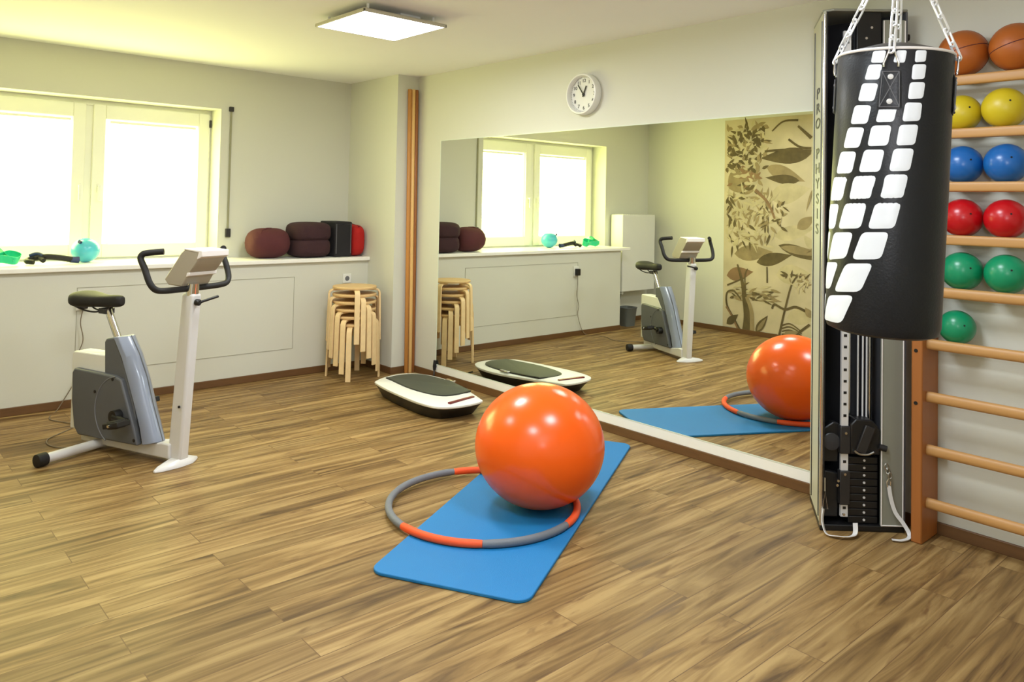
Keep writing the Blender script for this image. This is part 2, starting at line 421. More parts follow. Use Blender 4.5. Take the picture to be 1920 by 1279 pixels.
# mirror
o = thing('wall_mirror', 'large frameless wall mirror above the white wall strip', 'mirror', (W, 3.36, 0.119))
MB().b2((-0.010, -1.81, 0), (-0.001, 1.815, 1.845)).build('glass', 'mirror', o, smooth=False)
e = MB(); th = 0.005
e.b2((-0.0115, -1.81 - th, -th), (0, 1.815 + th, 0)).b2((-0.0115, -1.81 - th, 1.845), (0, 1.815 + th, 1.845 + th))
e.b2((-0.0115, 1.815, 0), (0, 1.815 + th, 1.845)).b2((-0.0115, -1.81 - th, 0), (0, -1.81, 1.845))
e.build('edge_strip', 'mirror_edge', o, smooth=False)

# clock (local: x right, y up, z out of the wall)
o = thing('wall_clock', 'round white wall clock with black hands above the mirror', 'clock',
          mtx=frame_mtx((W, 3.550, 2.20), (0, -1, 0), (0, 0, 1), (-1, 0, 0)))
MB().lathe([(0.118, 0.002), (0.138, 0.002), (0.140, 0.010), (0.140, 0.048), (0.135, 0.056), (0.126, 0.058), (0.122, 0.052), (0.120, 0.020), (0.118, 0.020)], 56).build('case', 'white_plastic', o)
fc = MB().lathe([(0.121, 0.012), (0.121, 0.022)], 56).build('dial', 'face', o)
nm = MB()
for k in range(1, 13):
    vs, fs = text_mb(str(k), 0.034, 0.0006)
    a = R(90 - 30 * k); nm.add([Vector((v.x + 0.092 * math.cos(a), v.y + 0.092 * math.sin(a), v.z + 0.0235)) for v in vs], fs)
for k in range(60):
    a = R(6 * k); d = Vector((math.sin(a), math.cos(a), 0)); nm.bar(d * 0.112 + Vector((0, 0, .0228)), d * 0.118 + Vector((0, 0, .0228)), 0.0008, 0.0008)
nm.build('numerals', 'black', fc, smooth=False)
def hand(name, ang, ln, w, z):
    d = Vector((math.sin(R(ang)), math.cos(R(ang)), 0))
    MB().bar(d * -0.018 + Vector((0, 0, z)), d * ln + Vector((0, 0, z)), 0.0012, w).build(name, 'black', o)
hand('hour_hand', 24, 0.060, 0.0045, 0.028); hand('minute_hand', -36, 0.082, 0.0038, 0.031)
MB().lathe([(0.008, 0.022), (0.008, 0.034)], 16).build('hub', 'black', o)

# ceiling lamp
o = thing('ceiling_lamp', 'square white LED panel hanging just below the ceiling', 'ceiling lamp', (2.40, 3.90, ZC))
lf = MB(); a_ = 0.278; zt, zb_ = -0.044, -0.060
for s_ in (-1, 1):
    lf.b2((-a_, s_ * a_, zb_), (a_, s_ * (a_ - 0.010), zt)); lf.b2((s_ * a_, -a_, zb_), (s_ * (a_ - 0.010), a_, zt))
lf.b2((-a_, -a_, zt), (a_, a_, zt + 0.004)); lf.build('frame', 'lamp_frame', o, bevel=0.002)
MB().b2((-a_ + 0.010, -a_ + 0.010, -0.0585), (a_ - 0.010, a_ - 0.010, zt - 0.002)).build('diffuser', 'lamp', o)
MB().b2((0.02, -0.18, zt + 0.004), (0.16, 0.10, 0)).build('mounting_box', 'white_plastic', o, bevel=0.004)
for sx in (-0.22, 0.22):
    for sy in (-0.22, 0.22):
        MB().cyl((sx, sy, zt), (sx, sy, 0), 0.008, 12).build('standoff', 'white_plastic', o)

# socket behind the stools
o = thing('wall_socket', 'white wall socket above the stack of stools', 'socket', (3.385, DP, 0.778))
MB().box((0, -0.005, 0), (0.08, 0.010, 0.08)).build('cover_plate', 'white_plastic', o, bevel=0.004)
MB().cyl((0, -0.011, 0), (0, -0.0095, 0), 0.021, 20).build('inset', 'stitch', o)

# power adapter of the bike plugged in the parapet
o = thing('power_adapter', 'black plug-in power adapter with thin cord on the wall under the sill', 'power adapter', (1.335, DP, 0.715))
MB().box((0, -0.008, 0), (0.085, 0.012, 0.115)).build('socket_plate', 'white_plastic', o, bevel=0.004)
MB().box((0, -0.035, -0.005), (0.052, 0.042, 0.075)).build('plug_body', 'black', o, bevel=0.006)
pts = catmull([(0, -0.03, -0.045), (-0.012, -0.025, -0.14), (0.006, -0.03, -0.26), (-0.03, -0.03, -0.38), (-0.02, -0.03, -0.50), (-0.13, -0.04, -0.700),
               (-0.22, -0.25, -0.711), (-0.13, -0.50, -0.711), (-0.32, -0.72, -0.711), (-0.30, -0.92, -0.711), (-0.10, -1.03, -0.709)], 8)
MB().tube(pts, 0.0032, 8).build('cord', 'cord', o)

# radiator, bin and mural on the far side (seen in the mirror)
o = thing('radiator', 'white flat-panel radiator in the wall recess beyond the parapet', 'radiator', (0.02, 6.20, 0.41))
MB().b2((-0.30, -0.09, 0), (0.33, 0.10, 0.94)).build('casing', 'radiator', o, bevel=0.008)
gr = MB()
for k in range(14): gr.b2((-0.27 + k * 0.041, -0.06, 0.938), (-0.245 + k * 0.041, 0.07, 0.944))
gr.build('top_grille', 'white_metal', o)
MB().tube(catmull([(0.27, 0.0, 0.0), (0.27, 0.0, -0.08), (0.272, 0.02, -0.14), (0.27, 0.06, -0.25), (0.27, 0.06, -0.408)], 5), 0.016, 12).build('pipe', 'dark_metal', o)
MB().cyl((0.27, 0.0, -0.02), (0.27, -0.05, -0.02), 0.018, 16).build('valve', 'chrome', o)
for x in (-0.2, 0.2): MB().b2((x - 0.02, 0.09, 0.2), (x + 0.02, 0.126, 0.75)).build('wall_bracket', 'white_metal', o)
o = thing('waste_bin', 'small grey bin on the floor below the radiator', 'bin', (0.265, 6.095, 0))
bi = MB(); rings = []
for (z, sx, sy) in ((0.0, 0.085, 0.075), (0.21, 0.105, 0.095), (0.215, 0.108, 0.098), (0.225, 0.108, 0.098), (0.225, 0.098, 0.088), (0.05, 0.08, 0.07)):
    rings.append([Vector((math.copysign(abs(math.cos(a)) ** 0.5, math.cos(a)) * sx, math.copysign(abs(math.sin(a)) ** 0.5, math.sin(a)) * sy, z)) for a in [2 * PI * j / 28 for j in range(28)]])
bi.loft(rings).build('body', 'bin', o)
MB().tube([Vector((math.copysign(abs(math.cos(a)) ** 0.5, math.cos(a)) * 0.108, math.copysign(abs(math.sin(a)) ** 0.5, math.sin(a)) * 0.098, 0.222)) for a in [2 * PI * j / 28 for j in range(28)]], 0.006, 8, closed=True).build('rim', 'housing', o)

# mural: printed botanical paper on the left wall; s runs from its window-side edge (y=5.18) along -y
mu = MB(); mu.b2((XL, 2.2, 0.06), (XL + 0.003, 5.18, 2.50))
lay = [0]
def mpt(s_, z_): return Vector((XL + 0.0032 + 0.000008 * lay[0], 5.18 - s_, z_))
def leaf(s_, z_, ln, wd, ang, mi, n=7):
    mu.m(mi); lay[0] += 1
    ca, sa = math.cos(ang), math.sin(ang); up = []; dn = []
    if s_ + min(0, ca) * ln < 0.03: s_ += 0.03 - (s_ + min(0, ca) * ln)
    for i in range(n + 1):
        u = i / n; h = wd * math.sin(PI * u ** 0.8) * (1 - 0.25 * u)
        up.append(mpt(s_ + ca * u * ln - sa * h, z_ + sa * u * ln + ca * h)); dn.append(mpt(s_ + ca * u * ln + sa * h, z_ + sa * u * ln - ca * h))
    vs = up + dn; m_ = n + 1
    mu.add(vs, [(i, i + 1, m_ + i + 1, m_ + i) for i in range(n)])
def stem(pts, w0, w1, mi):
    mu.m(mi); lay[0] += 1
    P = catmull([(a, b, 0) for a, b in pts], 6); vs = []; k = len(P)
    for i, p in enumerate(P):
        tt = (P[min(i + 1, k - 1)] - P[max(i - 1, 0)]).normalized(); w = w0 + (w1 - w0) * i / (k - 1)
        vs += [mpt(p.x - tt.y * w, p.y + tt.x * w), mpt(p.x + tt.y * w, p.y - tt.x * w)]
    mu.add(vs, [(2 * i, 2 * i + 1, 2 * i + 3, 2 * i + 2) for i in range(k - 1)])
rr = random.Random(3)
def X(xc): return (xc - 55) / 470 * 1.05
def Z(yc): return 2.45 - (yc - 45) / 1195 * 2.42
# broad soft leaves
for (xc, yc, ln, wd, an, mi) in ((540, 235, 0.62, 0.10, PI + 0.05, 3), (300, 300, 0.50, 0.09, -0.35, 2), (480, 380, 0.42, 0.06, PI - 0.1, 3), (370, 735, 0.60, 0.07, -0.25, 3), (380, 745, 0.55, 0.05, -0.12, 2),
                                 (350, 690, 0.5, 0.09, 0.25, 1), (120, 800, 0.5, 0.10, 0.1, 2), (250, 840, 0.45, 0.08, 0.25, 3), (75, 930, 0.36, 0.09, 0.2, 4), (470, 640, 0.25, 0.07, 0.6, 2), (80, 420, 0.40, 0.16, 0.6, 2),
                                 (320, 470, 0.5, 0.13, 0.2, 1), (360, 900, 0.42, 0.12, 0.1, 1), (420, 1130, 0.4, 0.1, 0.2, 1)):
    leaf(X(xc), Z(yc), ln, wd, an, mi, 10)
for i in range(150):
    xc = rr.uniform(62, 285); yc = rr.uniform(62, 300 if xc < 230 else 250); leaf(X(xc), Z(yc), rr.uniform(0.06, 0.15), rr.uniform(0.012, 0.028), rr.uniform(0, 2 * PI), rr.choice((3, 3, 2, 3, 1)))
for i in range(70):
    xc = rr.gauss(205, 40); yc = rr.gauss(345, 38); leaf(X(max(66, xc)), Z(yc), rr.uniform(0.06, 0.12), rr.uniform(0.015, 0.03), rr.uniform(0, 2 * PI), rr.choice((4, 4, 3, 2, 1)))
for i in range(170):
    xc = rr.uniform(66, 330); yc = rr.uniform(450, 760); leaf(X(xc), Z(yc), rr.uniform(0.07, 0.17), rr.uniform(0.010, 0.022), rr.uniform(0, 2 * PI), rr.choice((2, 3, 1, 2, 1)))
for i in range(40):
    xc = rr.uniform(280, 400); yc = rr.gauss(560, 40); leaf(X(xc), Z(yc), rr.uniform(0.05, 0.12), rr.uniform(0.010, 0.02), rr.uniform(0, 2 * PI), rr.choice((2, 3, 1)))
stem([(X(240), Z(430)), (X(310), Z(500)), (X(350), Z(590))], 0.02, 0.012, 4)
stem([(X(290), Z(212)), (X(400), Z(208)), (X(540), Z(222))], 0.012, 0.018, 3)
stem([(X(330), Z(100)), (X(390), Z(50)), (X(470), Z(48))], 0.008, 0.012, 3)
stem([(X(470), Z(80)), (X(540), Z(150))], 0.012, 0.02, 3); stem([(X(420), Z(150)), (X(480), Z(195)), (X(540), Z(205))], 0.012, 0.014, 3)
for i in range(60):
    xc = rr.uniform(70, 330); yc = rr.uniform(980, 1060); leaf(X(xc), Z(yc), rr.uniform(0.06, 0.16), rr.uniform(0.008, 0.018), rr.uniform(-0.5, 0.6), rr.choice((2, 3, 1)))
stem([(X(195), Z(1245)), (X(200), Z(1150)), (X(185), Z(1050)), (X(170), Z(960)), (X(140), Z(860))], 0.055, 0.010, 3)
stem([(X(230), Z(1245)), (X(225), Z(1120)), (X(195), Z(1040))], 0.03, 0.02, 2)
stem([(X(165), Z(1060)), (X(120), Z(1015)), (X(80), Z(1030)), (X(80), Z(1100)), (X(120), Z(1170)), (X(165), Z(1245))], 0.009, 0.014, 3)
stem([(X(75), Z(1110)), (X(110), Z(1160)), (X(150), Z(1240))], 0.012, 0.010, 4)
stem([(X(80), Z(985)), (X(180), Z(935))], 0.010, 0.006, 3); stem([(X(190), Z(1010)), (X(185), Z(920)), (X(200), Z(880))], 0.010, 0.006, 3)
stem([(X(380), Z(1235)), (X(405), Z(1110)), (X(440), Z(960)), (X(470), Z(900))], 0.014, 0.008, 3)
stem([(X(340), Z(1090)), (X(355), Z(1065)), (X(410), Z(1085)), (X(470), Z(1065)), (X(545), Z(1095))], 0.012, 0.014, 3)
stem([(X(310), Z(860)), (X(312), Z(950))], 0.008, 0.010, 3)
stem([(X(440), Z(1240)), (X(540), Z(1150))], 0.012, 0.014, 3)
for i in range(5): stem([(X(395), Z(1175 + 16 * i)), (X(440), Z(1160 + 17 * i)), (X(500), Z(1195 + 10 * i))], 0.008, 0.006, 3)
for i in range(26):
    xc = rr.uniform(410, 530); yc = rr.uniform(890, 965); leaf(X(xc), Z(yc), rr.uniform(0.05, 0.12), rr.uniform(0.008, 0.016), rr.uniform(0, 2 * PI), rr.choice((3, 2, 1)))
leaf(X(250), Z(1235), 0.26, 0.05, 0.95, 3); leaf(X(258), Z(1225), 0.2, 0.025, 0.95, 2); leaf(X(80), Z(1210), 0.2, 0.05, 0.7, 3); leaf(X(400), Z(1235), 0.2, 0.05, 0.4, 2)
for i in range(160):
    s_ = rr.uniform(1.1, 2.9); leaf(s_, rr.uniform(0.12, 2.3), rr.uniform(0.08, 0.3), rr.uniform(0.012, 0.05), rr.uniform(0, 2 * PI), rr.choice((1, 2, 3)))
tag(mu.build('wall_mural', ['mural_bg', 'mural_pale', 'mural_mid', 'mural_dark', 'mural_rust'], smooth=False),
    'sepia mural of leaves and branches covering part of the wall, seen in the mirror', 'mural')

# ------------------------------------------------------------------ exercise bike (local x forward, y to the rider's left)
bk = thing('exercise_bike', 'grey and white upright exercise bike with black saddle and handlebar', 'exercise bike',
           mtx=frame_mtx((1.465, 4.375, 0), (0.38, -0.925, 0), (0.925, 0.38, 0), (0, 0, 1)))
def xz(u, v, w): return (u, w, v)
f = MB(); f.prism([(-0.73, 0.022), (0.0, 0.030), (0.0, 0.112), (-0.06, 0.112), (-0.20, 0.088), (-0.73, 0.082)], -0.045, 0.045, xz); f.build('base_beam', 'white_metal', bk, bevel=0.008)
MB().tube([(-0.56, -0.36, 0.035), (-0.56, 0.27, 0.035)], 0.027, 20).build('rear_stabilizer', 'white_metal', bk)
for a, b in ((-0.415, -0.355), (0.265, 0.325)):
    MB().lathe([(0.024, a), (0.034, a + 0.004), (0.0355, a + 0.02), (0.0355, b - 0.02), (0.034, b - 0.004), (0.024, b)], 24, (-0.56, 0, 0.0358), Matrix(((1, 0, 0), (0, 0, 1), (0, 1, 0)))).build('end_cap', 'black_rubber', bk)
ft = MB(); rings = []
for (y, hx, zt_) in ((-0.165, 0.008, 0.012), (-0.13, 0.030, 0.022), (-0.04, 0.055, 0.038), (0.04, 0.055, 0.038), (0.085, 0.030, 0.022), (0.115, 0.008, 0.012)):
    rings.append([Vector((0.035 - hx, y, 0.0)), Vector((0.035 + hx, y, 0.0)), Vector((0.035 + hx * 0.92, y, zt_ * 0.5)), Vector((0.035 + hx * 0.5, y, zt_)), Vector((0.035 - hx * 0.5, y, zt_)), Vector((0.035 - hx * 0.92, y, zt_ * 0.5))])
ft.loft(rings).build('front_foot', 'white_metal', bk, bevel=0.003)
p = MB(); rings = []
for (x, z, hx, hy) in ((0.020, 0.02, 0.048, 0.032), (0.024, 0.10, 0.048, 0.031), (0.085, 0.915, 0.043, 0.032), (0.086, 0.93, 0.040, 0.030)):
    rings.append([Vector((x - hx, -hy, z)), Vector((x + hx, -hy, z)), Vector((x + hx, hy, z)), Vector((x - hx, hy, z))])
po = p.loft(rings).build('handlebar_post', 'white_metal', bk, bevel=0.012, seg=3)
MB().cyl((0.06, -0.036, 0.32), (0.06, -0.0415, 0.32), 0.007, 12).build('bolt', 'black', po)
MB().tube([(0.088, 0, 0.92), (0.092, 0, 0.985)], 0.034, 16).build('post_head', 'chrome', po)
cl = MB(); cl.lathe([(0.010, 0), (0.018, 0.004), (0.018, 0.022), (0.012, 0.030)], 16, (0.13, -0.01, 0.885), Matrix(((0, 0, 1), (0, 1, 0), (1, 0, 0)))); cl.tube([(0.152, -0.01, 0.885), (0.168, 0.04, 0.898), (0.175, 0.10, 0.91)], 0.0075, 10)
cl.build('clamp_lever', 'black', bk)
hb = MB(); side = [(0.07, 0.07, 0.955), (0.078, 0.17, 0.958), (0.076, 0.225, 0.968), (0.060, 0.250, 1.005), (0.028, 0.256, 1.075), (-0.002, 0.258, 1.125), (0.002, 0.252, 1.148), (0.022, 0.237, 1.157), (0.085, 0.190, 1.165)]
pts = [Vector((x, -y, z)) for x, y, z in reversed(side)] + [Vector((0.07, 0, 0.955))] + [Vector((x, y * 1.12, z)) for x, y, z in side]
hb.tube(catmull(pts, 5), 0.0165, 14).build('handlebar', 'black_rubber', bk)
c = MB(); prof = [(-0.066, 1.000), (-0.035, 0.972), (0.07, 0.968), (0.105, 1.018), (0.112, 1.040), (0.128, 1.048), (0.175, 1.100), (0.190, 1.120), (0.205, 1.150), (0.190, 1.165), (0.085, 1.172), (0.055, 1.150)]
co = c.prism(prof, -0.055, 0.125, xz).build('console', 'console', bk, bevel=0.006)
ce = MB(); ce.prism([(0.100, 1.022), (0.128, 1.030), (0.130, 1.048), (0.108, 1.046)], -0.058, 0.128, xz); ce.prism([(0.176, 1.118), (0.216, 1.136), (0.216, 1.168), (0.080, 1.176), (0.080, 1.168), (0.190, 1.158)], -0.058, 0.128, xz)
ce.build('edge_trim', 'console_edge', co, bevel=0.003)
ds = MB(); d_ = Vector((0.121, 0, 0.150)).normalized(); nn = Vector((-0.150, 0, 0.121)).normalized()
ds.box(Vector((-0.0055, 0.035, 1.075)) + nn * 0.001, (0.09, 0.13, 0.004), Matrix((( d_.x, 0, nn.x), (0, 1, 0), (d_.z, 0, nn.z)))).build('display', 'display', co)
# body shell, covers, fairing
MB().prism([(-0.80, 0.09), (-0.80, 0.525), (-0.785, 0.54), (-0.47, 0.545), (-0.34, 0.40), (-0.24, 0.10)], -0.066, 0.040, xz).build('body_shell', 'white_plastic', bk, bevel=0.008)
nk = MB().prism([(-0.505, 0.44), (-0.515, 0.62), (-0.500, 0.640), (-0.420, 0.652), (-0.36, 0.53), (-0.25, 0.28), (-0.21, 0.10), (-0.36, 0.40)], -0.072, 0.038, xz).build('neck_cover', 'housing', bk, bevel=0.008)
front = [(-0.372, 0.660), (-0.300, 0.565), (-0.230, 0.440), (-0.180, 0.310), (-0.130, 0.200), (-0.088, 0.108)]
back_ = [(-0.165, 0.092), (-0.190, 0.180), (-0.240, 0.300), (-0.295, 0.420), (-0.355, 0.545), (-0.430, 0.655)]
sh = MB(); rings = []
for (a, b) in zip(front, reversed(back_)):
    rings.append([Vector((b[0], -0.082, b[1])), Vector((b[0] + (a[0] - b[0]) * 0.55, -0.076, b[1] + (a[1] - b[1]) * 0.55)), Vector((a[0], -0.045, a[1])), Vector((a[0] + 0.004, -0.020, a[1])), Vector((a[0], 0.004, a[1])),
                  Vector((b[0] + (a[0] - b[0]) * 0.55, 0.034, b[1] + (a[1] - b[1]) * 0.55)), Vector((b[0], 0.044, b[1]))])
sh.loft(rings).build('front_fairing', 'fairing', bk, bevel=0.004)
rg = MB()
rg.tube(catmull([(a[0] + 0.002, -0.012, a[1]) for a in front], 4), 0.004, 8)
rg.build('fairing_ridge', 'housing', bk)
cover = [(-0.752, 0.425), (-0.735, 0.452), (-0.40, 0.445), (-0.335, 0.430), (-0.275, 0.30), (-0.215, 0.17), (-0.185, 0.088), (-0.685, 0.076), (-0.722, 0.12), (-0.748, 0.26)]
for sgn, y0, y1 in ((-1, -0.098, -0.060), (1, 0.030, 0.068)):
    cv = MB().prism(cover, y0, y1, xz).build('side_cover', 'housing', bk, bevel=0.010, seg=3)
    yo = y0 if sgn < 0 else y1
    MB().tube([(-0.345 + 0.195 * math.cos(R(a)), yo, 0.250 + 0.195 * math.sin(R(a))) for a in range(100, 241, 5)], 0.0035, 8).build('ring_groove', 'housing_light', cv)
    for (x, z) in ((-0.40, 0.425), (-0.545, 0.34), (-0.21, 0.115)): MB().cyl((x, yo - sgn * 0.002, z), (x, yo + sgn * 0.002, z), 0.009, 12).build('screw', 'black', cv)
    # crank and pedal
    ya = -0.130 if sgn < 0 else 0.100
    ck = MB(); ck.cyl((-0.335, yo, 0.235), (-0.335, ya - 0.012 * sgn * -1, 0.235), 0.034, 24)
    ex, ez = ((-0.335 + 0.10), 0.222) if sgn < 0 else ((-0.335 - 0.10), 0.248)
    ck.tube([(-0.335, ya, 0.235), ((-0.335 + ex) / 2, ya, (0.235 + ez) / 2), (ex, ya, ez)], [0.020, 0.016, 0.018], 10)
    cko = ck.build('crank', 'black', bk)
    pd = MB(); pd.box((ex, ya + sgn * 0.060, ez), (0.125, 0.080, 0.030), Matrix.Rotation(R(-12), 3, 'Y'))
    pd.box((ex, ya + sgn * 0.060, ez), (0.070, 0.066, 0.042), Matrix.Rotation(R(-12), 3, 'Y'))
    pd.build('pedal', 'black_rubber', bk, bevel=0.005)
    MB().cyl((ex, ya, ez), (ex, ya + sgn * 0.112, ez), 0.008, 10).build('pedal_axle', 'chrome', cko)
MB().tube([(-0.485, 0.006, 0.60), (-0.600, 0.006, 0.79)], 0.021, 20).build('seat_post', 'chrome', bk)
st = MB(); rings = []
for (x, hw, zt_, zb_) in ((-0.868, 0.030, 0.848, 0.822), (-0.860, 0.070, 0.870, 0.806), (-0.835, 0.094, 0.884, 0.790), (-0.79, 0.104, 0.882, 0.788), (-0.72, 0.092, 0.872, 0.795), (-0.64, 0.056, 0.868, 0.800), (-0.56, 0.040, 0.876, 0.802), (-0.495, 0.034, 0.878, 0.808), (-0.475, 0.016, 0.866, 0.822)):
    zc_ = (zt_ + zb_) / 2; hz = (zt_ - zb_) / 2
    rings.append([Vector((x, 0.006 + hw * math.copysign(abs(math.cos(a)) ** 0.7, math.cos(a)), zc_ + hz * math.copysign(abs(math.sin(a)) ** 0.7, math.sin(a)))) for a in [2 * PI * j / 20 for j in range(20)]])
so = st.loft(rings).build('seat', 'black_rubber', bk, subsurf=1)
rl = MB()
for s_ in (-1, 1): rl.tube(catmull([(-0.84, 0.006 + s_ * 0.05, 0.80), (-0.76, 0.006 + s_ * 0.035, 0.775), (-0.66, 0.006 + s_ * 0.025, 0.772), (-0.57, 0.006 + s_ * 0.012, 0.805)], 5), 0.005, 8)
rl.box((-0.612, 0.006, 0.780), (0.06, 0.06, 0.03)); rl.build('seat_rail', 'dark_metal', so)

# ------------------------------------------------------------------ stacking stools
def make_stool(label):
    t_ = thing('stool', label, 'stool', group='stacked birch stools')
    MB().lathe([(0.155, 0.428), (0.176, 0.430), (0.180, 0.436), (0.180, 0.446), (0.176, 0.450), (0.05, 0.450)], 44).build('seat', ['birch'], t_)
    for k in range(4):
        a = PI / 2 * k; ca, sa = math.cos(a), math.sin(a)
        prof = [(0.095, 0.421), (0.172, 0.421), (0.190, 0.416), (0.201, 0.405), (0.206, 0.388), (0.209, 0.30), (0.216, 0.0)]
        P = [Vector((r * ca, r * sa, z)) for r, z in prof]
        MB().tube(P, 1, n=4, sq=(0.0075, 0.021), up=(0, 0, 1)).build('leg', 'birch_edge', t_, bevel=0.002)
    return t_
# direction from the stack towards the camera is the zero of the front-leg angle
sc_ = Vector((3.295, 5.655)); base_ang = math.atan2(-sc_.y, -sc_.x)
names_ = ['birch stool on top of the stack in the corner', 'birch stool second from the top of the stack', 'birch stool third from the top of the stack',
          'birch stool third from the bottom of the stack', 'birch stool second from the bottom of the stack', 'birch stool standing on the floor at the bottom of the stack']
offs = [6.5, 20.5, 35, 51, 66, 80.5]
first = make_stool(names_[5])
for i in range(6):
    idx = 5 - i
    loc = (sc_.x, sc_.y, 0.0595 * i); rz = base_ang + R(offs[idx])
    if i == 0: first.location = loc; first.rotation_euler = (0, 0, rz)
    else: dup(first, loc, rz, names_[idx])

# ------------------------------------------------------------------ wooden poles in the corner
for (x, y, x2, y2, r_, mm, lab) in ((3.718, 5.497, 3.700, 5.515, 0.0165, 'pole1', 'honey brown wooden pole leaning in the corner, the outer left of three'),
                                    (3.753, 5.490, 3.736, 5.512, 0.0165, 'pole2', 'pale wooden pole leaning in the corner between two darker poles'),
                                    (3.787, 5.500, 3.772, 5.516, 0.0165, 'pole3', 'dark brown wooden pole leaning in the corner nearest the mirror')):
    b_ = MB(); b_.tube([(0, 0, 0), (0, 0, 0.004), ((x2 - x), (y2 - y), 2.416), ((x2 - x), (y2 - y), 2.42)], [r_ - 0.003, r_, r_, r_ - 0.003], 20)
    po = b_.build('wooden_pole', mm); po.location = (x, y, 0); tag(po, lab, 'pole', 'wooden poles in the corner')

# ------------------------------------------------------------------ vibration plate
vp = thing('vibration_plate', 'black and white vibration plate with dark tread on the floor by the mirror', 'vibration plate', (3.30, 4.60, 0))
outl = [(3.085, 4.950), (3.115, 5.005), (3.235, 5.075), (3.390, 5.100), (3.500, 5.030), (3.560, 4.870), (3.560, 4.640), (3.490, 4.370), (3.410, 4.120), (3.375, 4.070), (3.270, 4.055), (3.135, 4.075), (3.055, 4.130), (3.025, 4.240), (3.020, 4.400), (3.045, 4.720)]
ol = [Vector((p_.x - 3.30, p_.y - 4.60)) for p_ in catmull([(a, b, 0) for a, b in outl], 3, closed=True)]
def ring(k, z): return [Vector((p_.x * k, p_.y * k, z)) for p_ in ol]
MB().loft([ring(0.70, 0.0), ring(0.84, 0.006), ring(0.93, 0.06), ring(0.975, 0.082), ring(0.98, 0.092)]).build('base', 'black', vp)
sh = MB().loft([ring(0.985, 0.086), ring(1.0, 0.092), ring(1.0, 0.102), ring(0.965, 0.108), ring(0.70, 0.116), ring(0.60, 0.116)]).build('top_shell', 'white_plastic', vp)
tl = [(3.165, 4.960), (3.190, 4.990), (3.345, 5.005), (3.468, 4.900), (3.500, 4.600), (3.450, 4.310), (3.425, 4.265), (3.280, 4.240), (3.165, 4.300), (3.120, 4.580)]
tl = [Vector((0.022 + (p_.x - 3.30) * 0.93, 0.012 + (p_.y - 4.60) * 0.95)) for p_ in catmull([(a, b, 0) for a, b in tl], 5, closed=True)]
MB().loft([[Vector((p_.x, p_.y, 0.112)) for p_ in tl], [Vector((p_.x, p_.y, 0.1225)) for p_ in tl], [Vector((p_.x * 0.985, p_.y * 0.985, 0.1245)) for p_ in tl]]).build('tread_mat', 'tread', vp)
MB().loft([[Vector((p_.x * 1.025, p_.y * 1.02, z)) for p_ in tl] for z in (0.112, 0.1212)]).build('tread_border', 'black', vp)
dsp = MB()
for (a, b) in (((3.140, 4.125), (3.378, 4.165)),):
    d_ = Vector((b[0] - a[0], b[1] - a[1], 0)); c_ = Vector(((a[0] + b[0]) / 2 - 3.30, (a[1] + b[1]) / 2 - 4.60, 0.1145)); an = math.atan2(d_.y, d_.x)
    dsp.box(c_, (d_.length, 0.024, 0.010), Matrix.Rotation(an, 3, 'Z'))
dsp.build('display_strip', 'maroon_dark', sh)
MB().box((0.225, 0.02, 0.122), (0.028, 0.10, 0.012)).build('strap_clip', 'chrome', vp, bevel=0.003)
pc = MB(); pc.tube(catmull([(0.26, 0.38, 0.06), (0.38, 0.48, 0.02), (0.455, 0.55, 0.03), (0.478, 0.575, 0.075)], 6), 0.006, 8)
pc.tube([(0.478, 0.575, 0.07), (0.483, 0.577, 0.10), (0.486, 0.579, 0.15)], [0.010, 0.016, 0.012], 12); pc.build('power_cord', 'black', vp)

# ------------------------------------------------------------------ mat, hoop, gym ball
am = math.atan2(0.482, 0.876)
mt = MB(); L2, W2, rc = 1.0, 0.328, 0.06; poly = []
for (cx, cy, a0) in ((L2 - rc, W2 - rc, 0), (-L2 + rc, W2 - rc, 90), (-L2 + rc, -W2 + rc, 180), (L2 - rc, -W2 + rc, 270)):
    for k in range(7): a = R(a0 + 15 * k); poly.append((cx + rc * math.cos(a), cy + rc * math.sin(a)))
mt.prism(poly, 0.0, 0.014, lambda u, v, w: (u, v, w))
mo = mt.build('exercise_mat', 'mat_blue', bevel=0.004, seg=3); mo.location = (2.655, 2.820, 0); mo.rotation_euler = (0, 0, am)
tag(mo, 'blue foam exercise mat with rounded corners on the wooden floor', 'exercise mat')
gb = MB().ball((0, 0, 0), (0.310, 0.310, 0.287), 64, 40).build('gym_ball', 'orange_ball'); gb.location = (2.590, 2.680, 0.014 + 0.287)
tag(gb, 'big orange gym ball resting on the blue mat', 'gym ball')
HC = Vector((2.375, 2.835)); HR = 0.445
hp = thing('weighted_hoop', 'orange and grey padded hoop lying around the foot of the orange ball', 'hoop', (HC.x, HC.y, 0.031))
for a0, a1, kind in ((18, 71, 1), (71, 124, 0), (124, 178, 0), (178, 230, 1), (230, 286, 0), (286, 340, 1), (340, 378, 0)):
    P = [(HR * math.cos(R(a0 + (a1 - a0) * j / 12)), HR * math.sin(R(a0 + (a1 - a0) * j / 12)), 0.0) for j in range(13)]
    so = MB().tube(P, [0.0155] + [0.0172] * 11 + [0.0155], 14).build('segment', 'hoop_orange' if kind else 'hoop_grey', hp)
    so['label'] = 'orange foam segment' if kind else 'grey foam segment'

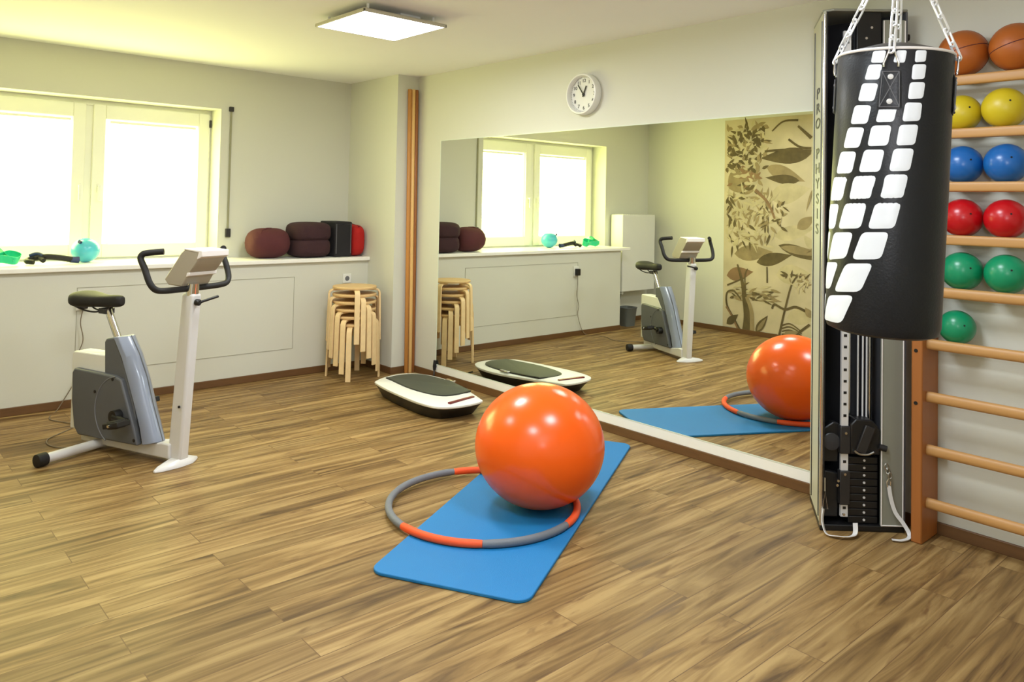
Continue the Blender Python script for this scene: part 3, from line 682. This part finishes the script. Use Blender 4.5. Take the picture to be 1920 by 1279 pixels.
# ------------------------------------------------------------------ cushions and oddments on the sill
SZ = 0.962
c = thing('bolster', 'maroon round cushion at the left end of the row on the sill', 'cushion', (2.735, 6.12, SZ))
def pleat(d): return 1.0 + 0.018 * math.cos(14 * math.atan2(d.z, d.y)) * max(0, abs(d.x) - 0.35) - 0.05 * max(0, abs(d.x) - 0.8)
sq = MB(); sq.ball((0, 0, 0.125), (0.172, 0.135, 0.125), 48, 32, lambda d: 1.0 / (abs(d.x) ** 3.2 + (d.y * d.y + d.z * d.z) ** 1.6) ** (1 / 3.2) * (1.0 + 0.012 * math.cos(12 * math.atan2(d.z, d.y)) * max(0, abs(d.x) - 0.4)))
sq.build('body', 'maroon', c)
MB().tube([(-0.10, -0.09, 0.205), (-0.08, -0.06, 0.228), (-0.03, -0.04, 0.245), (0.02, -0.02, 0.249)], [0.004, 0.010, 0.009, 0.004], 10).build('gathered_fold', 'maroon', c)
c = thing('folded_cushion', 'large dark plum cushion folded in two beside the maroon one', 'cushion', (3.085, 6.11, SZ))
def pill(mb, c_, d_, r_): 
    n = 24; rings = []
    for i in range(9):
        u = -1 + 2 * i / 8; k = (1 - abs(u) ** 4) ** 0.35 if abs(u) < 1 else 0.55
        k = max(k, 0.6)
        rings.append([Vector((c_[0] + k * d_[0] * math.copysign(abs(math.cos(a)) ** 0.55, math.cos(a)), c_[1] + d_[1] * u, c_[2] + k * d_[2] * math.copysign(abs(math.sin(a)) ** 0.55, math.sin(a)))) for a in [2 * PI * j / n for j in range(n)]])
    mb.loft(rings); return mb
pill(MB(), (0.008, 0, 0.086), (0.170, 0.165, 0.087), 0).build('lower_fold', 'plum', c, subsurf=1)
pill(MB(), (0.008, 0, 0.214), (0.174, 0.165, 0.088), 0).build('upper_fold', 'plum', c, subsurf=1)
c = thing('black_bag', 'black upright cloth case between the plum cushion and the red one', 'case', (3.362, 6.12, SZ))
MB().box((0, 0, 0.153), (0.165, 0.28, 0.306)).build('body', 'black_cloth', c, bevel=0.012, seg=3)
zp = MB(); zp.tube([(-0.07, -0.141, 0.03), (-0.07, -0.141, 0.285), (0.07, -0.141, 0.285), (0.07, -0.141, 0.03)], 0.003, 6); zp.build('zip', 'stitch', c)
c = thing('red_bag', 'bright red upright cloth case at the right end of the sill', 'case', (3.515, 6.10, SZ))
pill(MB(), (0, 0, 0.140), (0.068, 0.15, 0.139), 0).build('body', 'red_cloth', c, subsurf=1)
MB().tube([(-0.0, -0.12, 0.262), (-0.0, 0.0, 0.283), (0, 0.12, 0.262)], 0.004, 8).build('seam', 'maroon_dark', c)

bl = thing('overball', 'aqua blue inflatable ball on the window sill', 'ball', (1.42, 6.29, SZ))
MB().ball((0, 0, 0.088), (0.094, 0.094, 0.088), 40, 24).build('body', 'aqua', bl)
MB().tube([(-0.045, -0.055, 0.148), (-0.058, -0.066, 0.155)], 0.012, 12).build('valve', 'navy', bl)
tb = thing('resistance_tube', 'dark resistance tube with navy handles lying on the window sill', 'resistance tube', (1.19, 6.18, SZ))
MB().tube(catmull([(-0.10, 0.03, 0.045), (-0.04, 0.0, 0.055), (0.04, -0.01, 0.046), (0.12, 0.0, 0.03)], 6), 0.021, 12).build('foam_grip', 'black_rubber', tb)
MB().tube(catmull([(-0.12, -0.04, 0.022), (-0.155, -0.01, 0.026), (-0.14, 0.04, 0.035), (-0.09, 0.03, 0.05), (-0.06, -0.03, 0.03)], 6), 0.017, 12).build('loop', 'black_rubber', tb)
MB().tube(catmull([(-0.13, 0.05, 0.06), (-0.09, 0.03, 0.075), (-0.06, 0.0, 0.06)], 4), 0.015, 10).build('handle', 'navy', tb)
MB().tube([(0.11, 0.0, 0.030), (0.165, 0.005, 0.026)], [0.022, 0.024], 12).build('handle', 'navy', tb)
gbnd = thing('exercise_band', 'crumpled green rubber band at the left end of the sill', 'exercise band', (0.86, 6.17, SZ))
def ribbon(mb, pts, w, th=0.0015, upv=(0, 0, 1)):
    P = catmull(pts, 6); mb.tube(P, 1, n=4, sq=(w, th), up=upv); return mb
b_ = MB(); ribbon(b_, [(-0.14, 0, 0.035), (-0.08, 0.03, 0.07), (0.0, -0.02, 0.06), (0.07, 0.03, 0.075), (0.13, 0.0, 0.055), (0.10, -0.04, 0.035), (0.02, -0.03, 0.05), (-0.06, -0.05, 0.035)], 0.032)
b_.build('wide_band', 'teal', gbnd)
b2_ = MB(); ribbon(b2_, [(-0.10, -0.04, 0.03), (-0.05, 0.01, 0.10), (0.0, 0.03, 0.12), (0.05, 0.0, 0.07), (0.09, -0.04, 0.03)], 0.026, 0.0015, (0, 1, 0)); b2_.build('loose_loop', 'teal', gbnd)

# ------------------------------------------------------------------ wall bars with balls
wbx = thing('wall_bars', 'beech wall bars with round rungs on the right-hand wall', 'wall bars', (W, 0.90, 0))
MB().b2((-0.190, 0.435, 0), (-0.003, 0.482, 2.11)).build('post', 'beech_post', wbx, bevel=0.006)
MB().b2((-0.190, -0.482, 0), (-0.003, -0.435, 2.11)).build('post', 'beech_post', wbx, bevel=0.006)
RX = -0.130; RZ = [0.169 + 0.2327 * k for k in range(9)]
for k, z in enumerate(RZ):
    P = [(RX, -0.437, z), (RX, 0.437, z)]
    rg = MB(); n = 20; rings = []
    for y in (-0.436, 0.436):
        rings.append([Vector((RX + 0.017 * math.copysign(abs(math.cos(a)) ** (0.5 if k > 4 else 0.9), math.cos(a)), y, z + (0.0235 if k < 5 else 0.022) * math.copysign(abs(math.sin(a)) ** (0.5 if k > 4 else 0.9), math.sin(a)))) for a in [2 * PI * (j + .5) / n for j in range(n)]])
    rg.loft(rings).build('rung', 'beech', wbx)
for z in (0.86, 0.63): MB().cyl((-0.190, 0.462, z - 0.02), (-0.1925, 0.462, z - 0.02), 0.008, 12).build('bolt', 'black', wbx)
MB().b2((-0.034, 0.400, 0.355), (-0.002, 0.436, 0.39)).build('wall_bracket', 'dark_metal', wbx, bevel=0.003)

def wball(mm, y, rung, r_, label, dx=0.0):
    zr = RZ[rung]; x = W - 0.002 - r_; d = abs((W + RX) - x); rr_ = r_ + 0.0235
    z = zr + math.sqrt(max(rr_ ** 2 - d ** 2, 0)) + 0.001
    t_ = thing('exercise_ball', label, 'ball', (x, y, z), group='balls on the wall bars')
    b = MB().ball((0, 0, 0), r_, 44, 28).build('body', mm, t_)
    v = Vector((-0.80, -0.45 + 0.25 * math.sin(y * 9), 0.25)).normalized()
    if mm == 'ball_brown':
        s = MB()
        for ax in ((0, 0.3, 1), (1, 0.2, 0.1)):
            A = Vector(ax).normalized(); u = A.orthogonal().normalized(); w = A.cross(u)
            s.tube([(u * math.cos(a) + w * math.sin(a)) * (r_ - 0.001) for a in [2 * PI * j / 40 for j in range(40)]], 0.0022, 6, closed=True)
        s.build('seam', 'maroon', t_)
    else:
        MB().tube([v * (r_ - 0.003), v * (r_ + 0.001)], 0.004, 12).build('valve', 'black', t_)
    return t_
wball('ball_brown', 1.205, 8, 0.100, 'brown leather ball on the top rung beside the bag chain')
wball('ball_brown', 1.003, 8, 0.100, 'brown leather ball on the top rung at the right picture edge')
wball('ball_yellow', 1.218, 7, 0.080, 'yellow ball on its rung, half hidden by the punching bag')
wball('ball_yellow', 1.050, 7, 0.086, 'yellow ball on its rung, fully in view right of another yellow one')
wball('ball_blue', 1.213, 6, 0.083, 'blue ball on its rung, partly hidden by the punching bag')
wball('ball_blue', 1.044, 6, 0.084, 'blue ball on its rung, right of another blue one')
wball('ball_red', 1.213, 5, 0.083, 'red ball on its rung, partly hidden by the punching bag')
wball('ball_red', 1.045, 5, 0.083, 'red ball on its rung, right of another red one')
wball('ball_green', 1.213, 4, 0.083, 'green ball beside another green one, next to the punching bag')
wball('ball_green', 1.043, 4, 0.083, 'green ball at the right of a pair on one rung')
wball('ball_green', 1.235, 3, 0.074, 'small green ball alone on the lowest loaded rung')

# ------------------------------------------------------------------ cable tower (local x along the front, y towards the corner)
A0 = Vector((3.410, 1.694, 0)); xa = Vector((0.730, -0.683, 0)); ya = Vector((0.683, 0.730, 0))
ct = thing('cable_tower', 'tall black and silver cable pulley tower standing against the mirror wall', 'cable machine', mtx=frame_mtx(A0, xa, ya, (0, 0, 1)))
FW = 0.382; HT = 2.385; CB = (0.088, 0.372); DBk = (0.375, 0.100)
def vp3(u, v, w): return (u, v, w)
MB().prism([(0.0, 0.0), (FW, 0.0), (DBk[0] + 0.02, DBk[1]), CB], 0.0, 0.028, vp3).build('base_plate', 'black', ct, bevel=0.004)
cap = MB(); cap.prism([(0.045, -0.003), (FW, -0.003), (DBk[0] + 0.02, DBk[1]), (CB[0], CB[1]), (0.004, 0.03)], HT - 0.012, HT, vp3)
cap.build('top_cap', 'alu', ct, bevel=0.004)
# left silver side panel from front edge to the wall
dl = (Vector((CB[0], CB[1], 0))).normalized(); nl = Vector((-dl.y, dl.x, 0))
lp = MB(); ztop = lambda k: HT - 0.014
q0 = Vector((0, 0, 0)); q1 = Vector((CB[0], CB[1], 0)); th = 0.012
lp.prism([(q0.x, q0.y), (q1.x, q1.y), (q1.x - nl.x * th, q1.y - nl.y * th), (q0.x - nl.x * th, q0.y - nl.y * th)], 0.028, HT - 0.012, vp3)
lpo = lp.build('side_panel', 'alu_side', ct, bevel=0.003)
gv = MB(); 
for k in (0.12, 0.80):
    p_ = q0.lerp(q1, k) + nl * 0.001; gv.tube([(p_.x, p_.y, 0.05), (p_.x, p_.y, HT - 0.05)], 0.0035, 6)
gv.build('groove', 'dark_metal', lpo)
# vertical lettering down the side panel
ctr = q0.lerp(q1, 0.46) + nl * 0.0016
for word, first_row in (('PRO', 0), ('PHYSIS', 4)):
    lt = MB()
    for i, ch in enumerate(word):
        vs, fs = text_mb(ch, 0.072, 0.0006)
        z_ = 2.012 - (i + first_row) * 0.0725
        lt.add([ctr - dl * (v.x * 3.2) + nl * v.z + Vector((0, 0, z_ + v.y)) for v in vs], fs)
    lt.build('lettering', 'black', lpo, smooth=False)
MB().tube([(0.003, -0.004, 0.028), (0.003, -0.004, HT - 0.03)], 0.0075, 12).build('front_edge', 'chrome', ct)
# black inner shell
ins = MB(); ins.prism([(0.024, 0.014), (0.100, 0.326), (0.093, 0.328), (0.017, 0.014)], 0.028, HT - 0.012, vp3)
ins.prism([(0.098, 0.318), (0.360, 0.080), (0.368, 0.090), (0.106, 0.330)], 0.028, HT - 0.012, vp3)
ins.build('inner_shell', 'black_gloss', ct)
# upper black cover plate with rivets
ub = MB().b2((0.155, 0.010, 1.90), (0.268, 0.030, HT - 0.012)).build('upper_cover', 'black', ct, bevel=0.003)
for (x, z) in ((0.222, 2.30), (0.198, 2.25), (0.224, 2.21)): MB().cyl((x, 0.010, z), (x, 0.006, z), 0.006, 12).build('rivet', 'chrome', ub)
# right front panel (silver) and outer side (dark)
rp = MB().prism([(0.272, -0.002), (0.372, -0.002), (0.372, 0.012), (0.272, 0.012)], 0.028, HT - 0.05, vp3).build('front_panel', 'alu', ct, bevel=0.004)
fe = MB()
for x in (0.274, 0.370): fe.tube([(x, -0.004, 0.03), (x, -0.004, HT - 0.055)], 0.0028, 8)
fe.tube([(0.274, -0.004, 0.032), (0.370, -0.004, 0.032)], 0.0028, 8)
fe.build('panel_edging', 'console_edge', rp)
MB().prism([(0.374, 0.0), (0.383, 0.0), (0.396, 0.100), (0.387, 0.100)], 0.028, HT - 0.012, vp3).build('outer_panel', 'housing', ct, bevel=0.002)
MB().cyl((0.386, 0.03, 2.26), (0.402, 0.028, 2.26), 0.016, 14).build('knob', 'black', ct)
# perforated height rail
rail = MB(); rail.b2((0.099, 0.014, 0.06), (0.131, 0.030, HT - 0.10)); rail.m(1)
z_ = 0.10
while z_ < HT - 0.13:
    rail.b2((0.108, 0.0130, z_ - 0.006), (0.122, 0.0142, z_ + 0.006)); z_ += 0.052
rail.build('height_rail', ['white_metal', 'black'], ct, bevel=0)
# guide rods and cables
MB().tube([(0.165, 0.10, 0.35), (0.165, 0.10, HT - 0.05)], 0.011, 16).build('guide_rod', 'chrome', ct)
MB().tube([(0.262, 0.10, 0.03), (0.262, 0.10, HT - 0.05)], 0.011, 16).build('guide_rod', 'chrome', ct)
for x in (0.196, 0.218, 0.236): MB().tube([(x, 0.07, 0.40), (x, 0.07, HT - 0.06)], 0.0042, 10).build('cable', 'white_metal', ct)
# weight stack
for k in range(9):
    z0 = 0.030 + k * 0.0335
    wp = MB().b2((0.135, 0.020, z0), (0.268, 0.085, z0 + 0.0315)).build('weight_plate', 'black', ct, bevel=0.003)
    MB().cyl((0.206, 0.020, z0 + 0.016), (0.206, 0.0175, z0 + 0.016), 0.0055, 10).build('pin_hole', 'white_metal', wp)
# stack head with slanted bracket
hd = MB(); hd.prism([(0.137, 0.345), (0.268, 0.345), (0.272, 0.455), (0.255, 0.480), (0.235, 0.500), (0.160, 0.505), (0.137, 0.480)], 0.0, 0.085, lambda u, v, w: (u, w, v))
hdo = hd.build('stack_head', 'black', ct, bevel=0.006)
MB().box((0.200, -0.006, 0.415), (0.045, 0.012, 0.125), Matrix.Rotation(R(20), 3, 'Y')).build('slanted_bracket', 'dark_metal', hdo, bevel=0.003)
MB().tube(catmull([(0.150, -0.008, 0.365), (0.170, -0.012, 0.352), (0.205, -0.014, 0.350), (0.235, -0.012, 0.362)], 5), 0.005, 8).build('bracket_edge', 'steel', hdo)
MB().cyl((0.262, -0.004, 0.385), (0.292, -0.012, 0.378), 0.014, 14).build('knob', 'black_rubber', hdo)
# sliding carriage with two sleeves and pulley arm
for z0, z1 in ((0.345, 0.470), (0.115, 0.268)): MB().b2((0.092, 0.004, z0), (0.138, 0.040, z1)).build('sleeve', 'dark_metal', ct, bevel=0.004)
pw = MB(); pw.prism([(0.018, 0.30), (0.092, 0.30), (0.098, 0.475), (0.070, 0.482), (0.040, 0.462), (0.014, 0.448)], 0.03, 0.075, lambda u, v, w: (u, w, v)); pw.prism([(0.022, 0.05), (0.094, 0.05), (0.094, 0.25), (0.030, 0.262)], 0.03, 0.07, lambda u, v, w: (u, w, v))
pw.build('pulley_bracket', 'black', ct, bevel=0.006)
MB().lathe([(0.012, 0), (0.038, 0.003), (0.031, 0.009), (0.038, 0.015), (0.012, 0.018)], 28, (0.058, 0.012, 0.395), Matrix(((1, 0, 0), (0, 0, 1), (0, 1, 0)))).build('pulley', 'black_gloss', ct)
for (x, z) in ((0.115, 0.440), (0.112, 0.255), (0.078, 0.205), (0.082, 0.225), (0.108, 0.075)): MB().cyl((x, 0.006, z), (x, -0.002, z), 0.006, 10).build('bolt', 'chrome', ct)

# pull straps hanging from the tower down to the floor
tm = ct.matrix_world.copy()
s1 = thing('pull_strap', 'white webbing strap loop lying in front of the black base of the tower', 'strap', mtx=tm @ Matrix.Translation((0.02, -0.03, 0)))
MB().tube([(-0.012, 0.016, 0.105), (0.008, 0.010, 0.105), (-0.002, 0.016, 0.185)], 0.003, 8, closed=True).build('triangle_ring', 'chrome', s1)
b_ = MB(); ribbon(b_, [(-0.010, 0.012, 0.105), (-0.020, -0.005, 0.055), (-0.012, -0.030, 0.012), (0.030, -0.055, 0.0125), (0.080, -0.055, 0.0125), (0.112, -0.035, 0.018), (0.122, -0.012, 0.055)], 0.012, 0.0016, (0, 0, 1)); b_.build('webbing', 'strap_white', s1)
MB().tube([(-0.002, 0.018, 0.182), (0.0, 0.024, 0.24)], 0.004, 8).build('hook', 'steel', s1)
s2 = thing('pull_strap', 'long white webbing strap hanging from a snap hook down the silver panel', 'strap', mtx=tm @ Matrix.Translation((0.30, -0.015, 0)))
b_ = MB(); ribbon(b_, [(0.002, 0.0, 0.215), (0.010, -0.002, 0.16), (0.028, -0.006, 0.10), (0.060, -0.014, 0.055), (0.078, -0.030, 0.018), (0.062, -0.060, 0.009), (0.020, -0.085, 0.009), (-0.02, -0.080, 0.009)], 0.0085, 0.0016, (1, 0, 0)); b_.build('webbing', 'strap_white', s2)
MB().tube([(-0.004, 0.0, 0.21), (0.008, 0.0, 0.215), (0.010, 0.0, 0.235), (0.0, 0.0, 0.245), (-0.008, 0.0, 0.23)], 0.003, 8, closed=True).build('ring', 'chrome', s2)
hk = MB()
for j in range(3): hk.tube([Vector((-0.010 + 0.008 * j + 0.008 * math.cos(a), 0.004 * (j % 2), 0.30 - 0.020 * j + 0.014 * math.sin(a))) for a in [2 * PI * i / 12 for i in range(12)]], 0.0026, 6, closed=True)
hk.build('snap_hook', 'steel', s2)

# ------------------------------------------------------------------ punching bag
TB = Vector((2.317, 0.935, 1.905)); bz = Vector((0.003, -0.042, 0.999)); bx = Vector((0.381, -0.924, -0.040)); by = bz.cross(bx)
pb = thing('punching_bag', 'black leather punching bag with a slanted band of white squares', 'punching bag', mtx=frame_mtx(TB, bx, by, bz))
BR, BL = 0.154, 0.806
bd = MB().lathe([(0.02, 0.036), (0.06, 0.030), (0.11, 0.015), (0.142, 0.004), (BR - 0.003, 0.0), (BR, -0.006), (BR, -0.20), (BR + 0.001, -0.40), (BR, -0.60), (BR, -BL + 0.03), (BR - 0.006, -BL + 0.008), (BR - 0.025, -BL), (0.02, -BL)], 72)
def cyl_pt(a, z, r_): return Vector((r_ * math.sin(R(a)), -r_ * math.cos(R(a)), z))
def tile(q, mb, lift, rc=0.2):
    # rounded quad in (angle, z), tessellated on the cylinder: fan rows between left and right outlines
    P = [Vector((a, z * 360, 0)) for a, z in q]      # scale z so that both axes are comparable
    pts = []
    for i in range(4):
        p0, p1, p2 = P[i - 1], P[i], P[(i + 1) % 4]
        a = p1.lerp(p0, rc); b = p1.lerp(p2, rc)
        for k in range(5):
            t_ = k / 4; pts.append((1 - t_) ** 2 * a + 2 * t_ * (1 - t_) * p1 + t_ * t_ * b)
    dense = []
    for i in range(len(pts)):
        p0, p1 = pts[i], pts[(i + 1) % len(pts)]; m_ = max(1, int((p1 - p0).length / 3))
        dense += [p0.lerp(p1, k / m_) for k in range(m_)]
    pts = dense; n = len(pts); cen = sum(pts, Vector()) / n
    vs = []; fs = []
    K = 4
    for k in range(K + 1):
        for p_ in pts:
            w_ = cen.lerp(p_, k / K) if k else cen
            vs.append(cyl_pt(w_.x, w_.y / 360, BR + lift + (0.0 if k < K else -lift * 0.6)))
    for k in range(K):
        for j in range(n):
            a, b = k * n + j, k * n + (j + 1) % n
            if k == 0: fs.append((j, n + (j + 1) % n, n + j))
            else: fs.append((a, b, b + n, a + n))
    mb.add(vs, fs)
TILES = [[(-20.9, -0.008), (-8.2, -0.0085), (-10.3, -0.0426), (-22.8, -0.0403)], [(1.3, -0.0096), (10.7, -0.0099), (9.2, -0.0439), (-1.5, -0.0423)], [(18.9, -0.0095), (29.9, -0.0081), (29.2, -0.0389), (18.5, -0.0423)],
 [(-24.8, -0.0451), (-11.0, -0.0467), (-13.7, -0.0887), (-28.7, -0.087)], [(16.8, -0.0477), (30.3, -0.0461), (29.0, -0.086), (16.1, -0.0895)], [(-30.9, -0.0962), (-14.0, -0.0991), (-17.7, -0.1487), (-35.0, -0.1462)],
 [(14.8, -0.097), (30.0, -0.0952), (28.5, -0.1392), (13.6, -0.1438)], [(-38.4, -0.1571), (-19.7, -0.1598), (-23.2, -0.211), (-43.0, -0.2102)], [(-11.2, -0.1555), (5.0, -0.1557), (1.8, -0.206), (-15.2, -0.2072)],
 [(11.7, -0.1521), (28.0, -0.1516), (26.6, -0.2008), (9.4, -0.2047)], [(-45.9, -0.2192), (-25.6, -0.2214), (-30.7, -0.2781), (-52.0, -0.2781)], [(-18.7, -0.2167), (0.2, -0.2155), (-2.5, -0.2713), (-22.1, -0.274)],
 [(7.3, -0.2139), (25.3, -0.2113), (22.7, -0.2668), (4.9, -0.2708)], [(-56.2, -0.2882), (-33.3, -0.2886), (-37.9, -0.3503), (-63.5, -0.3517)], [(-25.0, -0.2836), (-5.0, -0.2826), (-8.7, -0.3442), (-30.1, -0.347)],
 [(3.0, -0.2792), (22.2, -0.2771), (19.0, -0.3381), (-0.4, -0.3421)], [(-69.4, -0.3612), (-42.5, -0.3611), (-49.4, -0.4296), (-82, -0.4319)], [(-35.0, -0.3587), (-11.6, -0.3548), (-15.8, -0.4198), (-40.4, -0.4252)],
 [(-3.2, -0.351), (17.7, -0.3485), (14.7, -0.4132), (-7.9, -0.4186)], [(-84, -0.4431), (-54.1, -0.4386), (-60.5, -0.5128), (-98, -0.5172)], [(-44.8, -0.4367), (-19.3, -0.4319), (-24.7, -0.5041), (-53.8, -0.5115)],
 [(-11.4, -0.4307), (12.6, -0.426), (7.3, -0.4975), (-17.6, -0.5038)], [(-61.8, -0.5235), (-32.3, -0.5164), (-40.0, -0.5929), (-74, -0.6068)], [(-23.0, -0.5143), (2.8, -0.5086), (-3.4, -0.5842), (-32.8, -0.5936)],
 [(-86.3, -0.6171), (-50.0, -0.6068), (-64.0, -0.6893), (-100, -0.697)], [(-39.7, -0.6069), (-10.4, -0.5977), (-21.5, -0.6807), (-55.6, -0.6934)], [(-67.2, -0.7091), (-27.8, -0.6924), (-41.6, -0.7796), (-83, -0.785)],
 [(-92, -0.5235), (-72, -0.5235), (-82, -0.606), (-102, -0.606)], [(-104, -0.709), (-78, -0.709), (-94, -0.775), (-110, -0.775)]]
bd.m(1)
for q_ in TILES: tile(q_, bd, 0.0018)
bd.build('body', ['leather', 'tile_white'], pb, angle=30)
MB().tube([cyl_pt(a, -0.002, BR - 0.001) for a in range(0, 360, 6)], 0.0042, 8, closed=True).build('top_piping', 'console_edge', pb)
# strap patches with D-rings and chains
apex = Vector((0.0, 0.0, 0.36))
def chain(p0, p1, link=0.034, wr=0.0026):
    mb = MB(); p0 = Vector(p0); p1 = Vector(p1); d = p1 - p0; L_ = d.length; d.normalize(); n = max(1, int(L_ / (link * 0.72))); u = d.orthogonal().normalized(); w = d.cross(u)
    for i in range(n):
        c_ = p0 + d * (L_ * (i + 0.5) / n); s_ = u if i % 2 else w; pts = []
        for j in range(16):
            a = 2 * PI * j / 16; q_ = link / 2 - 0.008
            pts.append(c_ + d * (math.copysign(q_, math.cos(a)) + 0.008 * math.cos(a)) + s_ * (0.0085 * math.sin(a)))
        mb.tube(pts, wr, 6, closed=True)
    return mb
for a in (-3, 86, 177, -93):
    pt = MB(); n = 7; rings = []
    g0 = [(a - 9.5, -0.060), (a + 9.5, -0.060), (a + 11.5, -0.172), (a - 11.5, -0.172)] if a == -3 else [(a - 9.5, -0.060), (a + 9.5, -0.060), (a + 10, -0.172), (a - 10, -0.172)]
    tile(g0, pt, 0.0045, 0.08); pto = pt.build('strap_patch', 'leather', pb)
    stc = MB()
    qs = [cyl_pt(x_, z_, BR + 0.0055) for x_, z_ in ((a - 7.5, -0.068), (a + 7.5, -0.068), (a + 9.0, -0.165), (a - 9.0, -0.165))]
    def seg(i, j):
        P = [qs[i].lerp(qs[j], k / 6) for k in range(7)]; P = [Vector((p_.x, p_.y, 0)).normalized() * (BR + 0.0055) + Vector((0, 0, p_.z)) for p_ in P]; stc.tube(P, 0.0012, 6)
    for i, j in ((0, 1), (1, 2), (2, 3), (3, 0), (0, 2), (1, 3)): seg(i, j)
    stc.build('stitching', 'stitch', pto)
    for z_ in (-0.082, -0.150):
        MB().lathe([(0.0075, -0.001), (0.0075, 0.002), (0.003, 0.004)], 14, cyl_pt(a, z_, BR + 0.004), Matrix(((math.cos(R(a)), 0, math.sin(R(a))), (math.sin(R(a)), 0, -math.cos(R(a))), (0, 1, 0)))).build('rivet', 'white_metal', pto)
    dr = MB().tube([cyl_pt(a - 6.5, -0.055, BR + 0.006), cyl_pt(a - 6.5, -0.045, BR + 0.008), cyl_pt(a - 2, -0.008, BR + 0.008), cyl_pt(a + 2, -0.008, BR + 0.008), cyl_pt(a + 6.5, -0.045, BR + 0.008), cyl_pt(a + 6.5, -0.055, BR + 0.006)], 0.0028, 8)
    dr.build('ring', 'chrome', pb)
    chain(cyl_pt(a, -0.012, BR + 0.008), apex + Vector((0.012 * math.sin(R(a)), -0.012 * math.cos(R(a)), -0.01)), 0.056, 0.0034).build('chain', 'chain', pb)
MB().tube([apex + Vector((0.022 * math.cos(2 * PI * j / 20), 0, 0.022 * math.sin(2 * PI * j / 20))) for j in range(20)], 0.0045, 8, closed=True).build('carabiner', 'chrome', pb)
inv = pb.matrix_world.inverted(); ceil_local = inv @ Vector((pb.matrix_world @ apex).to_tuple()[:2] + (ZC,))
chain(apex + Vector((0, 0, 0.02)), ceil_local - Vector((0, 0, 0.02)), 0.042, 0.0034).build('chain', 'chain', pb)
MB().lathe([(0.045, 0.0), (0.045, -0.008), (0.012, -0.012), (0.008, -0.03)], 24, ceil_local + Vector((0, 0, -0.0005))).build('ceiling_hook', 'steel', pb)

# ------------------------------------------------------------------ camera
cam_d = D.cameras.new('camera'); cam = D.objects.new('camera', cam_d); COL.objects.link(cam)
rx_ = Vector((0.7474, -0.6640, 0.0204)); up_ = Vector((-0.0349, -0.0086, 0.9994)); fw_ = Vector((0.6634, 0.7477, 0.0295))
rx_.normalize(); fw_ = (fw_ - rx_ * fw_.dot(rx_)).normalized(); up_ = rx_.cross(fw_)
cam.matrix_world = frame_mtx((0, 0, 1.45), rx_, up_, -fw_)
cam_d.sensor_fit = 'HORIZONTAL'; cam_d.sensor_width = 36; cam_d.lens = 1442.1 / 1920 * 36
cam_d.shift_x = 0; cam_d.shift_y = -299.14 / 1920; cam_d.clip_start = 0.05
bpy.context.scene.camera = cam

# ------------------------------------------------------------------ light
w = D.worlds.new('sky'); bpy.context.scene.world = w; w.use_nodes = True
bg = w.node_tree.nodes['Background']; bg.inputs['Color'].default_value = (1.0, 1.0, 0.62, 1); bg.inputs['Strength'].default_value = 2.2
def area(name, loc, size, power, col, rot=(0, 0, 0)):
    l = D.lights.new(name, 'AREA'); l.shape = 'SQUARE'; l.size = size; l.energy = power; l.color = col
    o_ = D.objects.new(name, l); COL.objects.link(o_); o_.location = loc; o_.rotation_euler = rot; return o_
area('lamp_light', (2.40, 3.90, ZC - 0.065), 0.5, 24, (0.94, 0.97, 1.0))
area('lamp_light', (2.40, 1.55, ZC - 0.065), 0.5, 26, (0.82, 0.91, 1.0))
area('lamp_light', (0.70, 1.55, ZC - 0.065), 0.5, 28, (0.82, 0.91, 1.0))
area('lamp_light', (0.70, 3.90, ZC - 0.065), 0.5, 16, (0.94, 0.97, 1.0))
# flash bounced off the ceiling beside the photographer
area('bounce_flash', (0.25, -0.25, 1.75), 0.35, 26, (0.92, 0.93, 1.0), (R(180 - 32), 0, R(-42)))
sc = bpy.context.scene
sc.view_settings.view_transform = 'Standard'; sc.view_settings.look = 'None'; sc.view_settings.exposure = 0.25
sc.cycles.use_denoising = True; sc.cycles.max_bounces = 8; sc.cycles.diffuse_bounces = 5; sc.cycles.glossy_bounces = 5
sc.cycles.sample_clamp_indirect = 6.0
